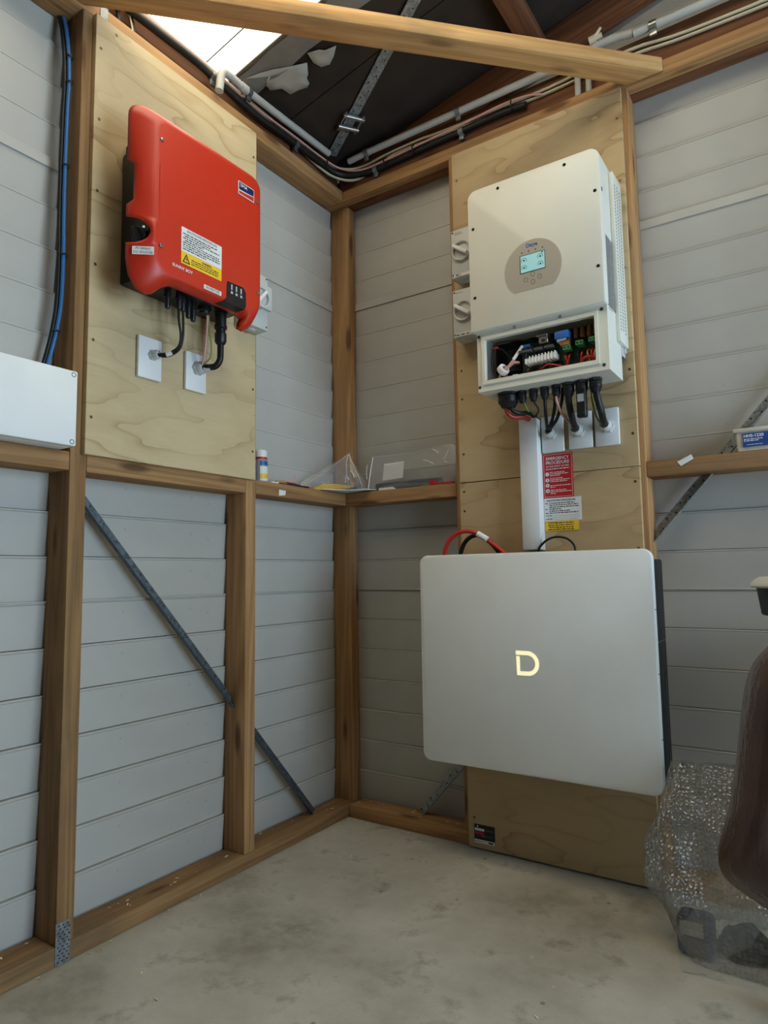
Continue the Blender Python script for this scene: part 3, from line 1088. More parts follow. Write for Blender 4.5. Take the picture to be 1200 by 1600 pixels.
# rotary switch in the side notch
m = MB(); m.rev((0.135, -1.030, 1.766), (0.30, -1, 0.02), [(0, 0.024), (0.022, 0.023), (0.026, 0.020)], 20); kn = obj('switch_knob', m, 'black', inv)
m = MB(); m.box((-0.006, -0.024, 0), (0.006, 0.024, 0.014), 0.003); 
rotm = Vector((0.30, -1, 0.02)).to_track_quat('Z', 'Y').to_matrix().to_4x4()
for v in m.bm.verts: v.co = (Matrix.Translation((0.142, -1.053, 1.766)) @ rotm @ Matrix.Rotation(0.5, 4, 'Z')) @ v.co
obj('knob_grip', m, 'blackrub', kn)
m = MB(); m.rev((0.172, -1.060, 1.776), (0.7, -0.7, 0), [(0, 0.0035), (0.001, 0.003)], 10); obj('knob_mark', m, 'paper', kn)
# plug row under the casing
for i, (y, x, L) in enumerate(((-0.928, 0.10, 0.052), (-0.899, 0.112, 0.048), (-0.880, 0.105, 0.046), (-0.853, 0.095, 0.054), (-0.832, 0.09, 0.056))):
    m = MB(); m.rev((x, y, 1.676), (0, 0, -1), [(0, 0.009), (0.012, 0.009), (0.013, 0.0105), (0.020, 0.0105), (0.021, 0.008), (L - 0.008, 0.0075), (L - 0.002, 0.0065), (L, 0.005)], 10)
    obj('plug', m, 'black', inv)
m = MB(); m.rev((0.09, -0.79, 1.676), (0, 0, -1), [(0, 0.02), (0.012, 0.02), (0.014, 0.016), (0.02, 0.015)], 12); obj('aerial_cap', m, 'black', inv)
m = MB(); m.rev((0.10, -0.737, 1.690), (0, 0, -1), [(0, 0.019), (0.02, 0.019), (0.021, 0.0165), (0.055, 0.0165), (0.056, 0.019), (0.064, 0.019), (0.066, 0.0145), (0.078, 0.0145), (0.080, 0.0175), (0.104, 0.017), (0.112, 0.012), (0.115, 0.008)], 14)
pl = obj('mains_plug', m, 'black', inv)

# ------------------------------------------------------------------ isolator switches
def isolator(root_face, a0, b0, a1, b1, h0, h1, label, knob_deg, collar=True):
    f = root_face
    c = f.p((a0 + a1) / 2, b0, h0)
    root = empty('isolator_switch', c, label, 'switch', 'rotary isolator switches')
    m = MB(); f.rect(m, a0, b0, a1, b1, h0, h1 - 0.012, 0.004); bd = obj('body', m, 'greyplastic', root)
    m = MB(); f.rect(m, a0 + 0.001, b0 + 0.001, a1 - 0.001, b1 - 0.001, h1 - 0.013, h1, 0.003); lid = obj('cover', m, 'greyplastic', root)
    ca, cb = (a0 + a1) / 2, b0 + (b1 - b0) * 0.53
    m = MB(); m.rev(f.p(ca, cb, h1), f.n, [(0, 0.036), (0.009, 0.036), (0.010, 0.034), (0.009, 0.030), (0.0015, 0.028)], 28); obj('dial', m, 'greyplastic', root)
    t = math.radians(knob_deg)
    ax, ay = f.r * math.cos(t) + f.u * math.sin(t), f.u * math.cos(t) - f.r * math.sin(t)
    m = MB()
    q = f.p(ca, cb, h1 + 0.003)
    m.box((-0.033, -0.006, 0), (0.033, 0.006, 0.020), 0.003)
    Mx = Matrix(((ax.x, ay.x, f.n.x, q.x), (ax.y, ay.y, f.n.y, q.y), (ax.z, ay.z, f.n.z, q.z), (0, 0, 0, 1)))
    for v in m.bm.verts: v.co = Mx @ v.co
    obj('handle', m, 'plate', root)
    for sa, sb in ((a0 + 0.008, b1 - 0.009), (a1 - 0.008, b1 - 0.009), (a0 + 0.008, b0 + 0.012), (a1 - 0.008, b0 + 0.012)):
        m = MB(); m.rev(f.p(sa, sb, h1), f.n, [(0, 0.0035), (0.0008, 0.003)], 10); obj('screw', m, 'chip', root)
    return root, (f, ca, cb)


r, (f, ca, cb) = isolator(FL(0.0), -0.606, 1.690, -0.512, 1.874, 0.0185, 0.076, 'white rotary isolator half hidden behind the red inverter', 50)
m = MB(); f.rect(m, -0.600, 1.757, -0.505, 1.836, 0.0765, 0.088, 0.003)
pts = [(-0.600, 1.760), (-0.505, 1.760), (-0.505, 1.836), (-0.530, 1.848), (-0.600, 1.836)]
obj('dial_plate', m, 'greyplastic', r)
m = MB(); m.holed([f.p(ca + 0.036 * math.cos(t), cb + 0.036 * math.sin(t), 0.088) for t in [i * math.tau / 24 for i in range(24)]], [f.p(ca + 0.028 * math.cos(t), cb + 0.028 * math.sin(t), 0.088) for t in [i * math.tau / 24 for i in range(24)]], f.n * 0.010); obj('dial_ring', m, 'greyplastic', r)
m = MB(); m.rev(f.p(ca, 1.690, 0.045), (0, 0, -1), [(0, 0.014), (0.004, 0.014), (0.006, 0.011)], 16); obj('blanking_plug', m, 'greyplastic', r)
isoA, (f, ca, cb) = isolator(FR(0.0), 0.531, 1.903, 0.616, 2.076, 0.0185, 0.088, 'upper of two grey rotary isolators beside the white inverter', -35)
m = MB(); f.rect(m, 0.541, 1.906, 0.612, 1.916, 0.088, 0.0888); s1 = obj('name_sticker', m, 'paper', isoA)
m = MB(); f.text(m, 'PV 1', 0.0105, 0.549, 1.9072, 0.0894, 'LEFT', 0.0004); obj('lettering', m, 'ink', s1)
m = MB(); f.scribble(m, 0.548, 0.575, 2.062, 0.002, 0.0885, rn2); f.scribble(m, 0.548, 0.58, 2.056, 0.002, 0.0885, rn2); obj('print', m, 'inkgrey', isoA)
isoB, (f, ca, cb) = isolator(FR(0.0), 0.532, 1.692, 0.617, 1.862, 0.0185, 0.088, 'lower of two grey rotary isolators beside the white inverter', -35)
m = MB(); f.rect(m, 0.541, 1.696, 0.600, 1.708, 0.088, 0.0888); s1 = obj('name_sticker', m, 'paper', isoB)
m = MB(); f.scribble(m, 0.544, 0.598, 1.699, 0.005, 0.0893, rn2); obj('print', m, 'inkgrey', s1)
m = MB(); f.scribble(m, 0.548, 0.575, 1.848, 0.002, 0.0885, rn2); obj('print', m, 'inkgrey', isoB)
for rt_, (zz) in ((isoA, 1.903), (isoB, 1.692)):
    m = MB(); m.rev((0.575, -0.05, zz), (0, 0, -1), [(0, 0.014), (0.003, 0.014), (0.005, 0.010)], 16); obj('blanking_plug', m, 'greyplastic', rt_)


# ------------------------------------------------------------------ wall plates with cable glands
def wall_plate(f, a0, b0, a1, b1, ga, gb, gr, label, ptilt, group, twotone=False):
    root = empty('wall_plate', f.p((a0 + a1) / 2, b0, 0.0), label, 'wall plate', group)
    m = MB(); f.rect(m, a0, b0, a1, b1, 0.0005, 0.0125, 0.0035); obj('plate', m, 'plate', root)
    ax = (f.n + f.r * ptilt[0] + f.u * ptilt[1]).normalized()
    m = MB(); m.rev(f.p(ga, gb, 0.0125), ax, [(-0.003, gr * 1.15), (0.007, gr * 1.15), (0.0075, gr * 0.98)], 6); g = obj('gland_nut', m, 'greyplastic', root)
    m = MB(); m.rev(f.p(ga, gb, 0.0125) + ax * 0.0075, ax, [(0, gr * 0.96), (0.006, gr * 1.0), (0.012, gr * 0.98), (0.018, gr * 0.80), (0.019, gr * 0.66), (0.012, gr * 0.62)], 16); obj('gland_dome', m, 'greyplastic', root)
    return root


GP = 'white blank plates with cable glands'
wall_plate(FL(T), -0.965, 1.441, -0.888, 1.558, -0.921, 1.509, 0.013, 'blank plate with small gland under the left of the red inverter', (0.15, 0.0), GP)
wall_plate(FL(T), -0.804, 1.442, -0.727, 1.557, -0.762, 1.512, 0.019, 'blank plate with large gland under the right of the red inverter', (0.15, 0), GP)
FW = FR(-T)
wall_plate(FW, 0.8085, 1.274, 0.881, 1.391, 0.842, 1.330, 0.016, 'blank plate beside the white trunking taking three black cables', (-0.1, 0.35), GP)
wall_plate(FW, 0.896, 1.276, 0.971, 1.391, 0.929, 1.330, 0.019, 'middle blank plate of the three under the white inverter', (-0.1, 0.2), GP)
wall_plate(FW, 0.978, 1.275, 1.051, 1.390, 1.017, 1.332, 0.019, 'rightmost blank plate of the three under the white inverter', (-0.1, 0.2), GP)


# ------------------------------------------------------------------ cables
def cable(name, pts, r, mat, label, cat='cable', group=None, n=8, k=6, flat=1.0):
    m = MB(); m.tube(pts, r, n, k, flat)
    return obj(name, m, mat, None, label, cat, group, sharp=70)


GS = 'leads under the red inverter'
cable('solar_lead', [(0.112, -0.899, 1.635), (0.112, -0.899, 1.60), (0.108, -0.888, 1.56), (0.095, -0.885, 1.53), (0.070, -0.898, 1.514), (0.048, -0.917, 1.509)], 0.0034, 'blackrub', 'black solar lead from the second plug to the small gland', group=GS)
cable('solar_lead', [(0.105, -0.880, 1.635), (0.105, -0.878, 1.60), (0.102, -0.876, 1.56), (0.089, -0.877, 1.527), (0.066, -0.894, 1.508), (0.046, -0.917, 1.505)], 0.0034, 'blackrub', 'black solar lead from the third plug to the small gland', group=GS)
m = MB(); m.tube([(0.076, -0.8915, 1.5155), (0.064, -0.9015, 1.5095)], 0.0065, 8, 2); obj('cable_marker', m, 'paper', None, 'short white sleeve around the pair of black solar leads', 'sleeve')
cable('mains_cable', [(0.10, -0.737, 1.582), (0.10, -0.737, 1.555), (0.098, -0.738, 1.53), (0.085, -0.744, 1.513), (0.060, -0.757, 1.511), (0.040, -0.762, 1.512)], 0.0095, 'blackrub', 'thick black cable from the mains plug to the large gland', group=GS, n=10)
cable('earth_wire', [(0.088, -0.778, 1.675), (0.088, -0.778, 1.63), (0.086, -0.780, 1.58), (0.076, -0.777, 1.54), (0.056, -0.768, 1.516), (0.040, -0.764, 1.514)], 0.0032, 'pink', 'thin pink wire beside the thick mains cable', group=GS)
cable('earth_wire', [(0.084, -0.768, 1.675), (0.084, -0.768, 1.63), (0.088, -0.762, 1.58), (0.082, -0.758, 1.54), (0.058, -0.762, 1.520), (0.040, -0.763, 1.517)], 0.0022, 'greenwire', 'thin green wire behind the pink wire', group=GS)
m = MB(); m.tube([(0.072, -0.7485, 1.5105), (0.054, -0.757, 1.5085)], 0.0115, 10, 2); obj('cable_marker', m, 'greyplastic', None, 'grey sleeve where the thick mains cable meets the large gland', 'sleeve')

# ------------------------------------------------------------------ junction box and blue cable at far left
jb = empty('junction_box', (-0.01, -1.38, 1.2125), 'white junction box on the noggin at the left edge', 'junction box')
m = MB(); m.box((-0.078, -1.640, 1.2128), (0.040, -1.158, 1.396), 0.003); obj('box', m, 'plate', jb)
m = MB(); m.box((0.0405, -1.642, 1.2135), (0.0615, -1.156, 1.398), 0.004); obj('lid', m, 'silver', jb)
for y in (-1.167, -1.631):
    for z in (1.388, 1.2235):
        m = MB(); m.rev((0.0612, y, z), (1, 0, 0), [(0, 0.0062), (0.0006, 0.006), (0.0006, 0.0045), (-0.001, 0.004)], 14); o = obj('screw', m, 'galv_dark', jb)
m = MB(); m.rev((-0.055, -1.172, 1.396), (0, 0, 1), [(-0.002, 0.013), (0.008, 0.013), (0.009, 0.0115), (0.02, 0.0115), (0.024, 0.008)], 12); obj('gland', m, 'black', jb)
bl = [(-0.058, -1.172, 1.415), (-0.052, -1.166, 1.45), (-0.042, -1.156, 1.52), (-0.034, -1.150, 1.603), (-0.031, -1.150, 1.722), (-0.035, -1.150, 1.843), (-0.036, -1.150, 1.966), (-0.034, -1.150, 2.107), (-0.030, -1.150, 2.195), (-0.034, -1.150, 2.269), (-0.050, -1.150, 2.351), (-0.066, -1.150, 2.40)]
cable('blue_cable', bl, 0.0052, 'blue', 'blue cable running up the stud from the junction box', group='cables up the near stud')
cable('black_cable', [(p[0] - 0.0095, p[1] - 0.0062, p[2]) for p in bl], 0.0056, 'blackrub', 'black cable running up the stud beside the blue one', group='cables up the near stud')
for i in (2, 4, 6, 8, 9):
    p = Vector(bl[i]); m = MB()
    m.holed([(p.x - 0.006 + 0.0165 * math.cos(t), p.y + 0.002 + 0.0095 * math.sin(t), p.z) for t in [j * math.tau / 16 for j in range(16)]], [(p.x - 0.006 + 0.0148 * math.cos(t), p.y + 0.002 + 0.0080 * math.sin(t), p.z) for t in [j * math.tau / 16 for j in range(16)]], (0, 0, 0.004))
    m.box((p.x + 0.007, p.y - 0.010, p.z), (p.x + 0.0085, p.y - 0.003 + 0.0, p.z + 0.003))
    nth = {2: 'lowest', 4: 'second lowest', 6: 'middle', 8: 'second highest', 9: 'highest'}[i]
    obj('cable_tie', m, 'black', None, nth + ' black cable tie around the blue cable', 'cable tie', 'ties on the blue cable')

# ------------------------------------------------------------------ white hybrid inverter
wi = empty('white_inverter', (0.87, -0.12, 1.456), 'white hybrid inverter with small screen on the right plywood', 'inverter')
FV = FR(0.0)
m = MB(); m.box((0.672, -0.200, 1.652), (1.0755, -0.0185, 2.098), 0.006); obj('casing', m, 'white', wi)
m = MB(); rounded_slab(m, FV, 0.662, 1.646, 1.079, 2.107, (0.006, 0.006, 0.030, 0.030), 0.190, 0.220, 0.004, 6); fc = obj('front_cover', m, 'white', wi)
for x, z in ((0.768, 2.086), (0.979, 2.085), (1.0635, 1.976), (0.680, 1.979), (1.063, 1.753), (0.680, 1.754)):
    m = MB(); m.rev((x, -0.2200, z), (0, -1, 0), [(0, 0.0052), (0.0006, 0.005), (0.0007, 0.004), (-0.0005, 0.0035)], 12); obj('screw', m, 'chip', wi)
m = MB(); m.rev((1.0788, -0.205, 1.983), (1, 0, 0), [(0, 0.007), (0.0006, 0.0065)], 12); obj('side_screw', m, 'chip', wi)
# rounded control panel, cut straight along its lower side
m = MB()
ccx, ccz, rad = 0.871, 1.800, 0.0885
pts = [(ccx + rad * math.cos(t), ccz + rad * math.sin(t)) for t in [math.radians(-46.5 + i * (273) / 40) for i in range(41)]]
m.prism([FV.p(a, b, 0.2202) for a, b in pts], FV.n * 0.0010)
cp = obj('control_panel', m, 'panelgrey', wi)
m = MB(); FV.text(m, 'Deye', 0.017, 0.871, 1.8665, 0.2218, 'CENTER', 0.0003); obj('lettering', m, 'textblue', cp)
m = MB()
for i in range(4): m.rev(FV.p(0.8395 + i * 0.0215, 1.8545, 0.2212), FV.n, [(0, 0.0022), (0.0004, 0.002)], 10)
obj('indicator', m, 'ink', cp)
m = MB(); FV.rect(m, 0.832, 1.789, 0.911, 1.8455, 0.2212, 0.2216); obj('screen_bezel', m, 'ink', cp)
m = MB(); FV.rect(m, 0.8345, 1.7915, 0.9095, 1.8435, 0.2217, 0.2220); lcd = obj('screen', m, 'lcd', cp)
m = MB()
for a, b in ((0.8455, 1.8285), (0.8455, 1.8055), (0.8965, 1.8285), (0.8965, 1.8055)):
    ts = [math.radians(-30 + 240 * i / 14) for i in range(15)]
    for t0, t1 in zip(ts, ts[1:]):
        m.poly([FV.p(a + r_ * math.cos(t), b + r_ * math.sin(t), 0.2223) for r_, t in ((0.0085, t0), (0.0085, t1), (0.0072, t1), (0.0072, t0))])
    m.poly([FV.p(a + 0.0032 * math.cos(t), b + 0.0032 * math.sin(t), 0.2223) for t in [i * math.tau / 6 for i in range(6)]])
m.poly([FV.p(a, b, 0.2223) for a, b in ((0.8995, 1.8385), (0.906, 1.8385), (0.906, 1.842), (0.8995, 1.842))])
obj('screen_symbols', m, 'lcdink', lcd)
for a, b in ((0.849, 1.768), (0.871, 1.781), (0.8925, 1.768), (0.871, 1.757)):
    m = MB(); m.holed([FV.p(a + 0.0066 * math.cos(t), b + 0.0076 * math.sin(t), 0.2212) for t in [i * math.tau / 18 for i in range(18)]], [FV.p(a + 0.0056 * math.cos(t), b + 0.0066 * math.sin(t), 0.2212) for t in [i * math.tau / 18 for i in range(18)]], FV.n * 0.0004)
    obj('button', m, 'chip', cp)
# perforated cooling strip and rating plate on the right side
m = MB(); m.box((1.0758, -0.112, 1.562), (1.0885, -0.0185, 2.082), 0.002); vs_ = obj('vent_strip', m, 'white', wi)
m = MB()
for c_ in range(3):
    for i in range(44):
        m.rev((1.0885, -0.098 + c_ * 0.026, 1.60 + i * 0.0103 + (0.005 if c_ == 1 else 0)), (1, 0, 0), [(0, 0.0036), (0.0003, 0.0034)], 6)
o = obj('vent_holes', m, 'black', vs_, kind='stuff')
m = MB(); m.box((1.0757, -0.188, 1.625), (1.0762, -0.114, 1.862)); rp = obj('rating_plate', m, 'chip', wi, label='dark grey rating plate')
rp.data.materials.clear(); rp.data.materials.append(plain('rating_grey', (128, 130, 128), 0.4))
m = MB()
FXr = Face((1.0763, -0.185, 0), (0, 1, 0), (0, 0, 1))
for i in range(20): FXr.scribble(m, 0.005, 0.066, 1.85 - i * 0.011, 0.003, 0.0002, rn2, 0.5 + 0.45 * R_.random())
obj('print', m, 'inkgrey', rp)
m = MB(); m.box((1.074, -0.056, 1.535), (1.078, -0.0185, 1.575), 0.002); m.rev((1.078, -0.036, 1.553), (1, 0, 0), [(0, 0.010), (0.006, 0.009)], 12); obj('fixing_lug', m, 'greyplastic', wi)
# open connection box underneath
BX0, BX1, BZ0, BZ1, BY = 0.6735, 1.0765, 1.457, 1.6475, -0.200
cb_ = None
m = MB()
oo = [(BX0, BZ0), (BX1, BZ0), (BX1, BZ1), (BX0, BZ1)]
ii = [(0.700, 1.4895), (1.0405, 1.4895), (1.0405, 1.6195), (0.700, 1.6195)]
m.holed([FV.p(a, b, 0.188) for a, b in oo], [FV.p(a, b, 0.188) for a, b in ii], FV.n * 0.012)
m.box((BX0, -0.188, BZ0), (BX0 + 0.006, -0.060, BZ1)); m.box((BX1 - 0.006, -0.188, BZ0), (BX1, -0.060, BZ1))
m.box((BX0 + 0.006, -0.188, BZ0), (BX1 - 0.006, -0.060, BZ0 + 0.006)); m.box((BX0 + 0.006, -0.188, BZ1 - 0.004), (BX1 - 0.006, -0.060, BZ1))
obox = obj('connection_box', m, 'white', wi)
m = MB()
o2 = [(0.690, 1.4775), (1.0505, 1.4775), (1.0505, 1.6315), (0.690, 1.6315)]
m.holed([FV.p(a, b, 0.2002) for a, b in o2], [FV.p(a, b, 0.2002) for a, b in ii], FV.n * 0.0045)
obj('opening_lip', m, 'white', obox)
m = MB(); m.box((BX0 + 0.007, -0.072, BZ0 + 0.007), (BX1 - 0.007, -0.062, BZ1 - 0.005)); obj('back_plate', m, 'darkin', obox)
for x, z in ((0.680, 1.634), (0.799, 1.640), (0.941, 1.640), (1.061, 1.634), (1.061, 1.472), (0.679, 1.472)):
    m = MB(); m.rev((x, -0.2002, z), (0, -1, 0), [(0, 0.0052), (0.0006, 0.005), (0.0007, 0.004), (-0.0005, 0.0035)], 12); obj('screw', m, 'steel' if z > 1.638 else 'chip', obox)
# circuit board and parts seen through the opening
m = MB(); m.box((0.800, -0.112, 1.505), (1.060, -0.108, 1.600), 0.001, 1); pcb = obj('circuit_board', m, 'pcb', wi)
m = MB()
for i in range(10):
    x = 0.822 + i * 0.0098
    m.box((x, -0.150, 1.523 + i * 0.0004), (x + 0.0082, -0.113, 1.540 + i * 0.0004), 0.001, 1)
    m.box((x + 0.002, -0.146, 1.540 + i * 0.0004), (x + 0.0062, -0.125, 1.547 + i * 0.0004), 0.001, 1)
obj('white_connector_row', m, 'plate', pcb)
m = MB(); m.box((0.918, -0.155, 1.580), (0.960, -0.113, 1.602), 0.002); obj('relay', m, 'relayblue', pcb)
m = MB()
for i in range(10):
    m.rev((0.932 + i * 0.0028, -0.138, 1.568), (1, 0, 0), [(0, 0.011), (0.0012, 0.0118), (0.0024, 0.011)], 12)
obj('coil', m, 'copper', pcb)
m = MB(); m.box((0.922, -0.148, 1.572), (0.950, -0.120, 1.580), 0.001, 1); obj('coil_cap', m, 'plate', pcb)
for x, z in ((0.938, 1.545), (0.976, 1.552), (1.014, 1.555)):
    m = MB(); m.box((x, -0.145, z), (x + 0.023, -0.113, z + 0.014), 0.001, 1); t_ = obj('terminal_block', m, 'termgreen', pcb)
    m = MB()
    for q in (0.006, 0.017): m.rev((x + q, -0.1452, z + 0.007), (0, -1, 0), [(0, 0.0035), (0.0003, 0.003)], 8)
    obj('terminal_screw', m, 'black', t_)
for i, x in enumerate((0.975, 0.994, 1.014, 1.032)):
    m = MB(); m.rev((x, -0.130, 1.577), (0, 0, 1), [(0, 0.0075), (0.024, 0.0075), (0.030, 0.005), (0.033, 0.003)], 12); obj('capacitor', m, 'amber', pcb)
m = MB(); m.box((0.868, -0.150, 1.578), (0.896, -0.113, 1.598), 0.001, 1); m.box((0.860, -0.15, 1.600), (0.895, -0.113, 1.606), 0.001, 1); o = obj('data_socket', m, 'steel', pcb)
m = MB(); m.box((0.877, -0.1505, 1.581), (0.888, -0.1495, 1.590)); obj('socket_hole', m, 'black', o)
m = MB()
for x0, x1 in ((0.803, 0.845), (0.850, 0.878), (0.882, 0.912)): m.box((x0, -0.150, 1.561), (x1, -0.113, 1.569), 0.001, 1)
obj('chip_row', m, 'chip', pcb)
m = MB(); m.box((0.806, -0.140, 1.580), (0.835, -0.113, 1.588), 0.001, 1); obj('blue_terminal', m, 'relayblue', pcb)
m = MB()
for i in range(8): m.rev((0.806 + i * 0.0055, -0.140, 1.576), (0, -1, 0), [(0, 0.0018), (0.003, 0.0012)], 6)
obj('pin_row', m, 'steel', pcb)
pcb.location.y -= 0.034
rw = random.Random(11)
def wire(p, r, mat, nm='internal_wire'):
    m = MB(); m.tube(p, r, 6, 6); return obj(nm, m, mat, wi, sharp=70)
for i in range(12):
    x = 0.826 + i * 0.009
    wire([(x, -0.145, 1.522), (x - 0.004, -0.160, 1.512), (x - 0.02 - 0.01 * rw.random(), -0.165 + 0.03 * rw.random(), 1.500), (x - 0.045 - 0.02 * rw.random(), -0.15 + 0.04 * rw.random(), 1.492), (x - 0.06, -0.13, 1.470)], 0.0024, 'blackrub' if i % 4 else 'amber')
for x, c_ in ((0.943, 'redcable'), (0.955, 'redcable'), (0.948, 'blackrub'), (0.980, 'blackrub'), (0.992, 'redcable'), (1.020, 'redcable'), (1.030, 'pink'), (1.008, 'orange')):
    wire([(x, -0.138, 1.546), (x - 0.002, -0.165, 1.530), (x - 0.008 + 0.01 * rw.random(), -0.160, 1.508), (x - 0.02, -0.145, 1.495), (x - 0.04 * rw.random(), -0.12, 1.470)], 0.0034 if c_ == 'redcable' else 0.0028, c_)
wire([(0.98, -0.15, 1.497), (0.995, -0.17, 1.511), (1.015, -0.172, 1.513), (1.030, -0.16, 1.500)], 0.004, 'redcable')
wire([(0.86, -0.16, 1.505), (0.89, -0.176, 1.512), (0.92, -0.174, 1.504), (0.94, -0.16, 1.498)], 0.003, 'redcable')
wire([(0.705, -0.15, 1.60), (0.725, -0.17, 1.612), (0.80, -0.16, 1.610), (0.86, -0.14, 1.595)], 0.003, 'blackrub')
wire([(0.712, -0.16, 1.61), (0.709, -0.17, 1.56), (0.716, -0.172, 1.52), (0.735, -0.165, 1.495), (0.75, -0.15, 1.47)], 0.0042, 'blackrub')
wire([(0.72, -0.15, 1.605), (0.745, -0.165, 1.588), (0.765, -0.16, 1.565), (0.78, -0.14, 1.545)], 0.0032, 'blackrub')
wire([(0.815, -0.165, 1.592), (0.825, -0.178, 1.555), (0.823, -0.178, 1.52), (0.815, -0.165, 1.492)], 0.0034, 'blackrub')
wire([(0.705, -0.15, 1.606), (0.715, -0.166, 1.601), (0.727, -0.16, 1.602)], 0.004, 'redcable')
wire([(0.729, -0.170, 1.494), (0.745, -0.178, 1.515), (0.770, -0.178, 1.532), (0.790, -0.175, 1.556)], 0.0042, 'pink')
wire([(0.765, -0.176, 1.527), (0.785, -0.176, 1.538), (0.80, -0.17, 1.536)], 0.0042, 'pink')
m = MB(); m.tube([(0.783, -0.178, 1.547), (0.812, -0.172, 1.586)], 0.0052, 8, 2); obj('cable_marker', m, 'plate', wi)
m = MB()
ax = V(0.8, -0.35, 0.45).normalized()
m.rev(V(0.749, -0.178, 1.521) - ax * 0.009, ax, [(0, 0.010), (0, 0.017), (0.002, 0.0185), (0.016, 0.0185), (0.018, 0.017), (0.018, 0.010), (0.0, 0.010)], 20, cap=False)
obj('ferrite_ring', m, 'plate', wi)
m = MB(); m.box((0.752, -0.135, 1.548), (0.776, -0.120, 1.556), 0.001, 1); m.box((0.775, -0.17, 1.4975), (0.792, -0.16, 1.503), 0.001, 1); obj('wire_label', m, 'plate', wi)
m = MB(); m.box((0.74, -0.12, 1.53), (0.785, -0.08, 1.60), 0.003); obj('filter_block', m, 'black', wi)
wire([(0.748, -0.165, 1.512), (0.757, -0.170, 1.500), (0.760, -0.16, 1.492)], 0.005, 'redcable')
# glands along the bottom
def gland(x, y, r, L, big=False):
    m = MB()
    z = BZ0
    m.rev((x, y, z + 0.002), (0, 0, -1), [(0, r * 1.12), (0.010, r * 1.12), (0.0105, r)], 6 if not big else 8)
    m.rev((x, y, z - 0.0085), (0, 0, -1), [(0, r * 0.94), (0.003, r * 1.05), (L * 0.55, r * 1.05), (L * 0.6, r * 0.95), (L * 0.9, r * 0.75), (L, r * 0.55)], 12)
    return obj('gland', m, 'black', wi)
GX = [(0.744, 0.030, 0.040), (0.791, 0.0125, 0.030), (0.827, 0.0125, 0.030), (0.863, 0.0125, 0.030), (0.899, 0.0125, 0.030), (0.937, 0.017, 0.034), (0.976, 0.0175, 0.034), (1.017, 0.0175, 0.034)]
for i, (x, r, L) in enumerate(GX):
    gland(x, -0.135, r, L, i == 0)

# cables under the white inverter
GU = 'cables under the white inverter'
cable('battery_cable', [(0.736, -0.135, 1.425), (0.738, -0.133, 1.400), (0.750, -0.115, 1.385), (0.772, -0.085, 1.388), (0.785, -0.05, 1.375), (0.785, -0.05, 1.34)], 0.0068, 'redcable', 'red battery cable entering the top of the white trunking', group=GU)
cable('battery_cable', [(0.755, -0.135, 1.425), (0.757, -0.137, 1.402), (0.772, -0.120, 1.393), (0.790, -0.080, 1.398), (0.797, -0.05, 1.385), (0.797, -0.048, 1.34)], 0.0068, 'blackrub', 'black battery cable entering the top of the white trunking', group=GU)
cable('control_wire', [(0.791, -0.135, 1.43), (0.800, -0.135, 1.41), (0.803, -0.12, 1.395), (0.800, -0.09, 1.40), (0.80, -0.05, 1.385), (0.80, -0.045, 1.35)], 0.0022, 'greenwire', 'thin yellow-green wire from the second gland', group=GU)
cable('control_wire', [(0.827, -0.135, 1.43), (0.832, -0.14, 1.412), (0.838, -0.13, 1.398), (0.828, -0.10, 1.392), (0.806, -0.06, 1.392), (0.80, -0.045, 1.35)], 0.0026, 'blackrub', 'thin black wire from the third gland', group=GU)
ga = (0.838, -0.050, 1.347)
cable('black_cable', [(0.863, -0.135, 1.43), (0.861, -0.130, 1.40), (0.852, -0.100, 1.365), (0.840, -0.062, 1.348), (0.838, -0.040, 1.338)], 0.0052, 'blackrub', 'leftmost of three black cables meeting at the plate by the trunking', group=GU)
cable('black_cable', [(0.888, -0.115, 1.44), (0.884, -0.110, 1.40), (0.868, -0.090, 1.365), (0.846, -0.062, 1.345), (0.842, -0.040, 1.336)], 0.0052, 'blackrub', 'middle of three black cables meeting at the plate by the trunking', group=GU)
cable('black_cable', [(0.916, -0.125, 1.45), (0.910, -0.120, 1.41), (0.885, -0.095, 1.365), (0.853, -0.066, 1.343), (0.846, -0.040, 1.335)], 0.0052, 'blackrub', 'rightmost of three black cables meeting at the plate by the trunking', group=GU)
cable('earth_wire', [(0.899, -0.138, 1.43), (0.901, -0.140, 1.405), (0.908, -0.115, 1.370), (0.920, -0.075, 1.348), (0.928, -0.045, 1.338)], 0.0042, 'pink', 'pink wire dropping to the middle plate', group=GU)
cable('black_cable', [(0.937, -0.135, 1.43), (0.936, -0.134, 1.400), (0.936, -0.115, 1.362), (0.932, -0.080, 1.338), (0.929, -0.040, 1.331)], 0.0098, 'blackrub', 'thick black cable dropping to the middle plate', group=GU, n=10)
cable('black_cable', [(1.017, -0.135, 1.43), (1.020, -0.134, 1.400), (1.024, -0.115, 1.362), (1.020, -0.080, 1.340), (1.017, -0.040, 1.333)], 0.0100, 'blackrub', 'thick black cable dropping to the rightmost plate', group=GU, n=10)
cable('earth_wire', [(1.000, -0.120, 1.455), (1.001, -0.118, 1.40), (1.004, -0.100, 1.355), (1.009, -0.070, 1.336), (1.013, -0.040, 1.331)], 0.0034, 'greenwire', 'green-yellow wire beside the thick cable to the rightmost plate', group=GU)
dl = empty('data_logger', (0.976, -0.135, 1.345), 'slim black data logger stick hanging from a gland', 'data logger')
m = MB(); m.box((0.9625, -0.152, 1.345), (0.9905, -0.128, 1.432), 0.005, 3); obj('body', m, 'black', dl)
m = MB(); m.box((0.967, -0.1525, 1.391), (0.986, -0.1521, 1.414)); ls = obj('label_square', m, 'greyplastic', dl, label='small blank grey label')
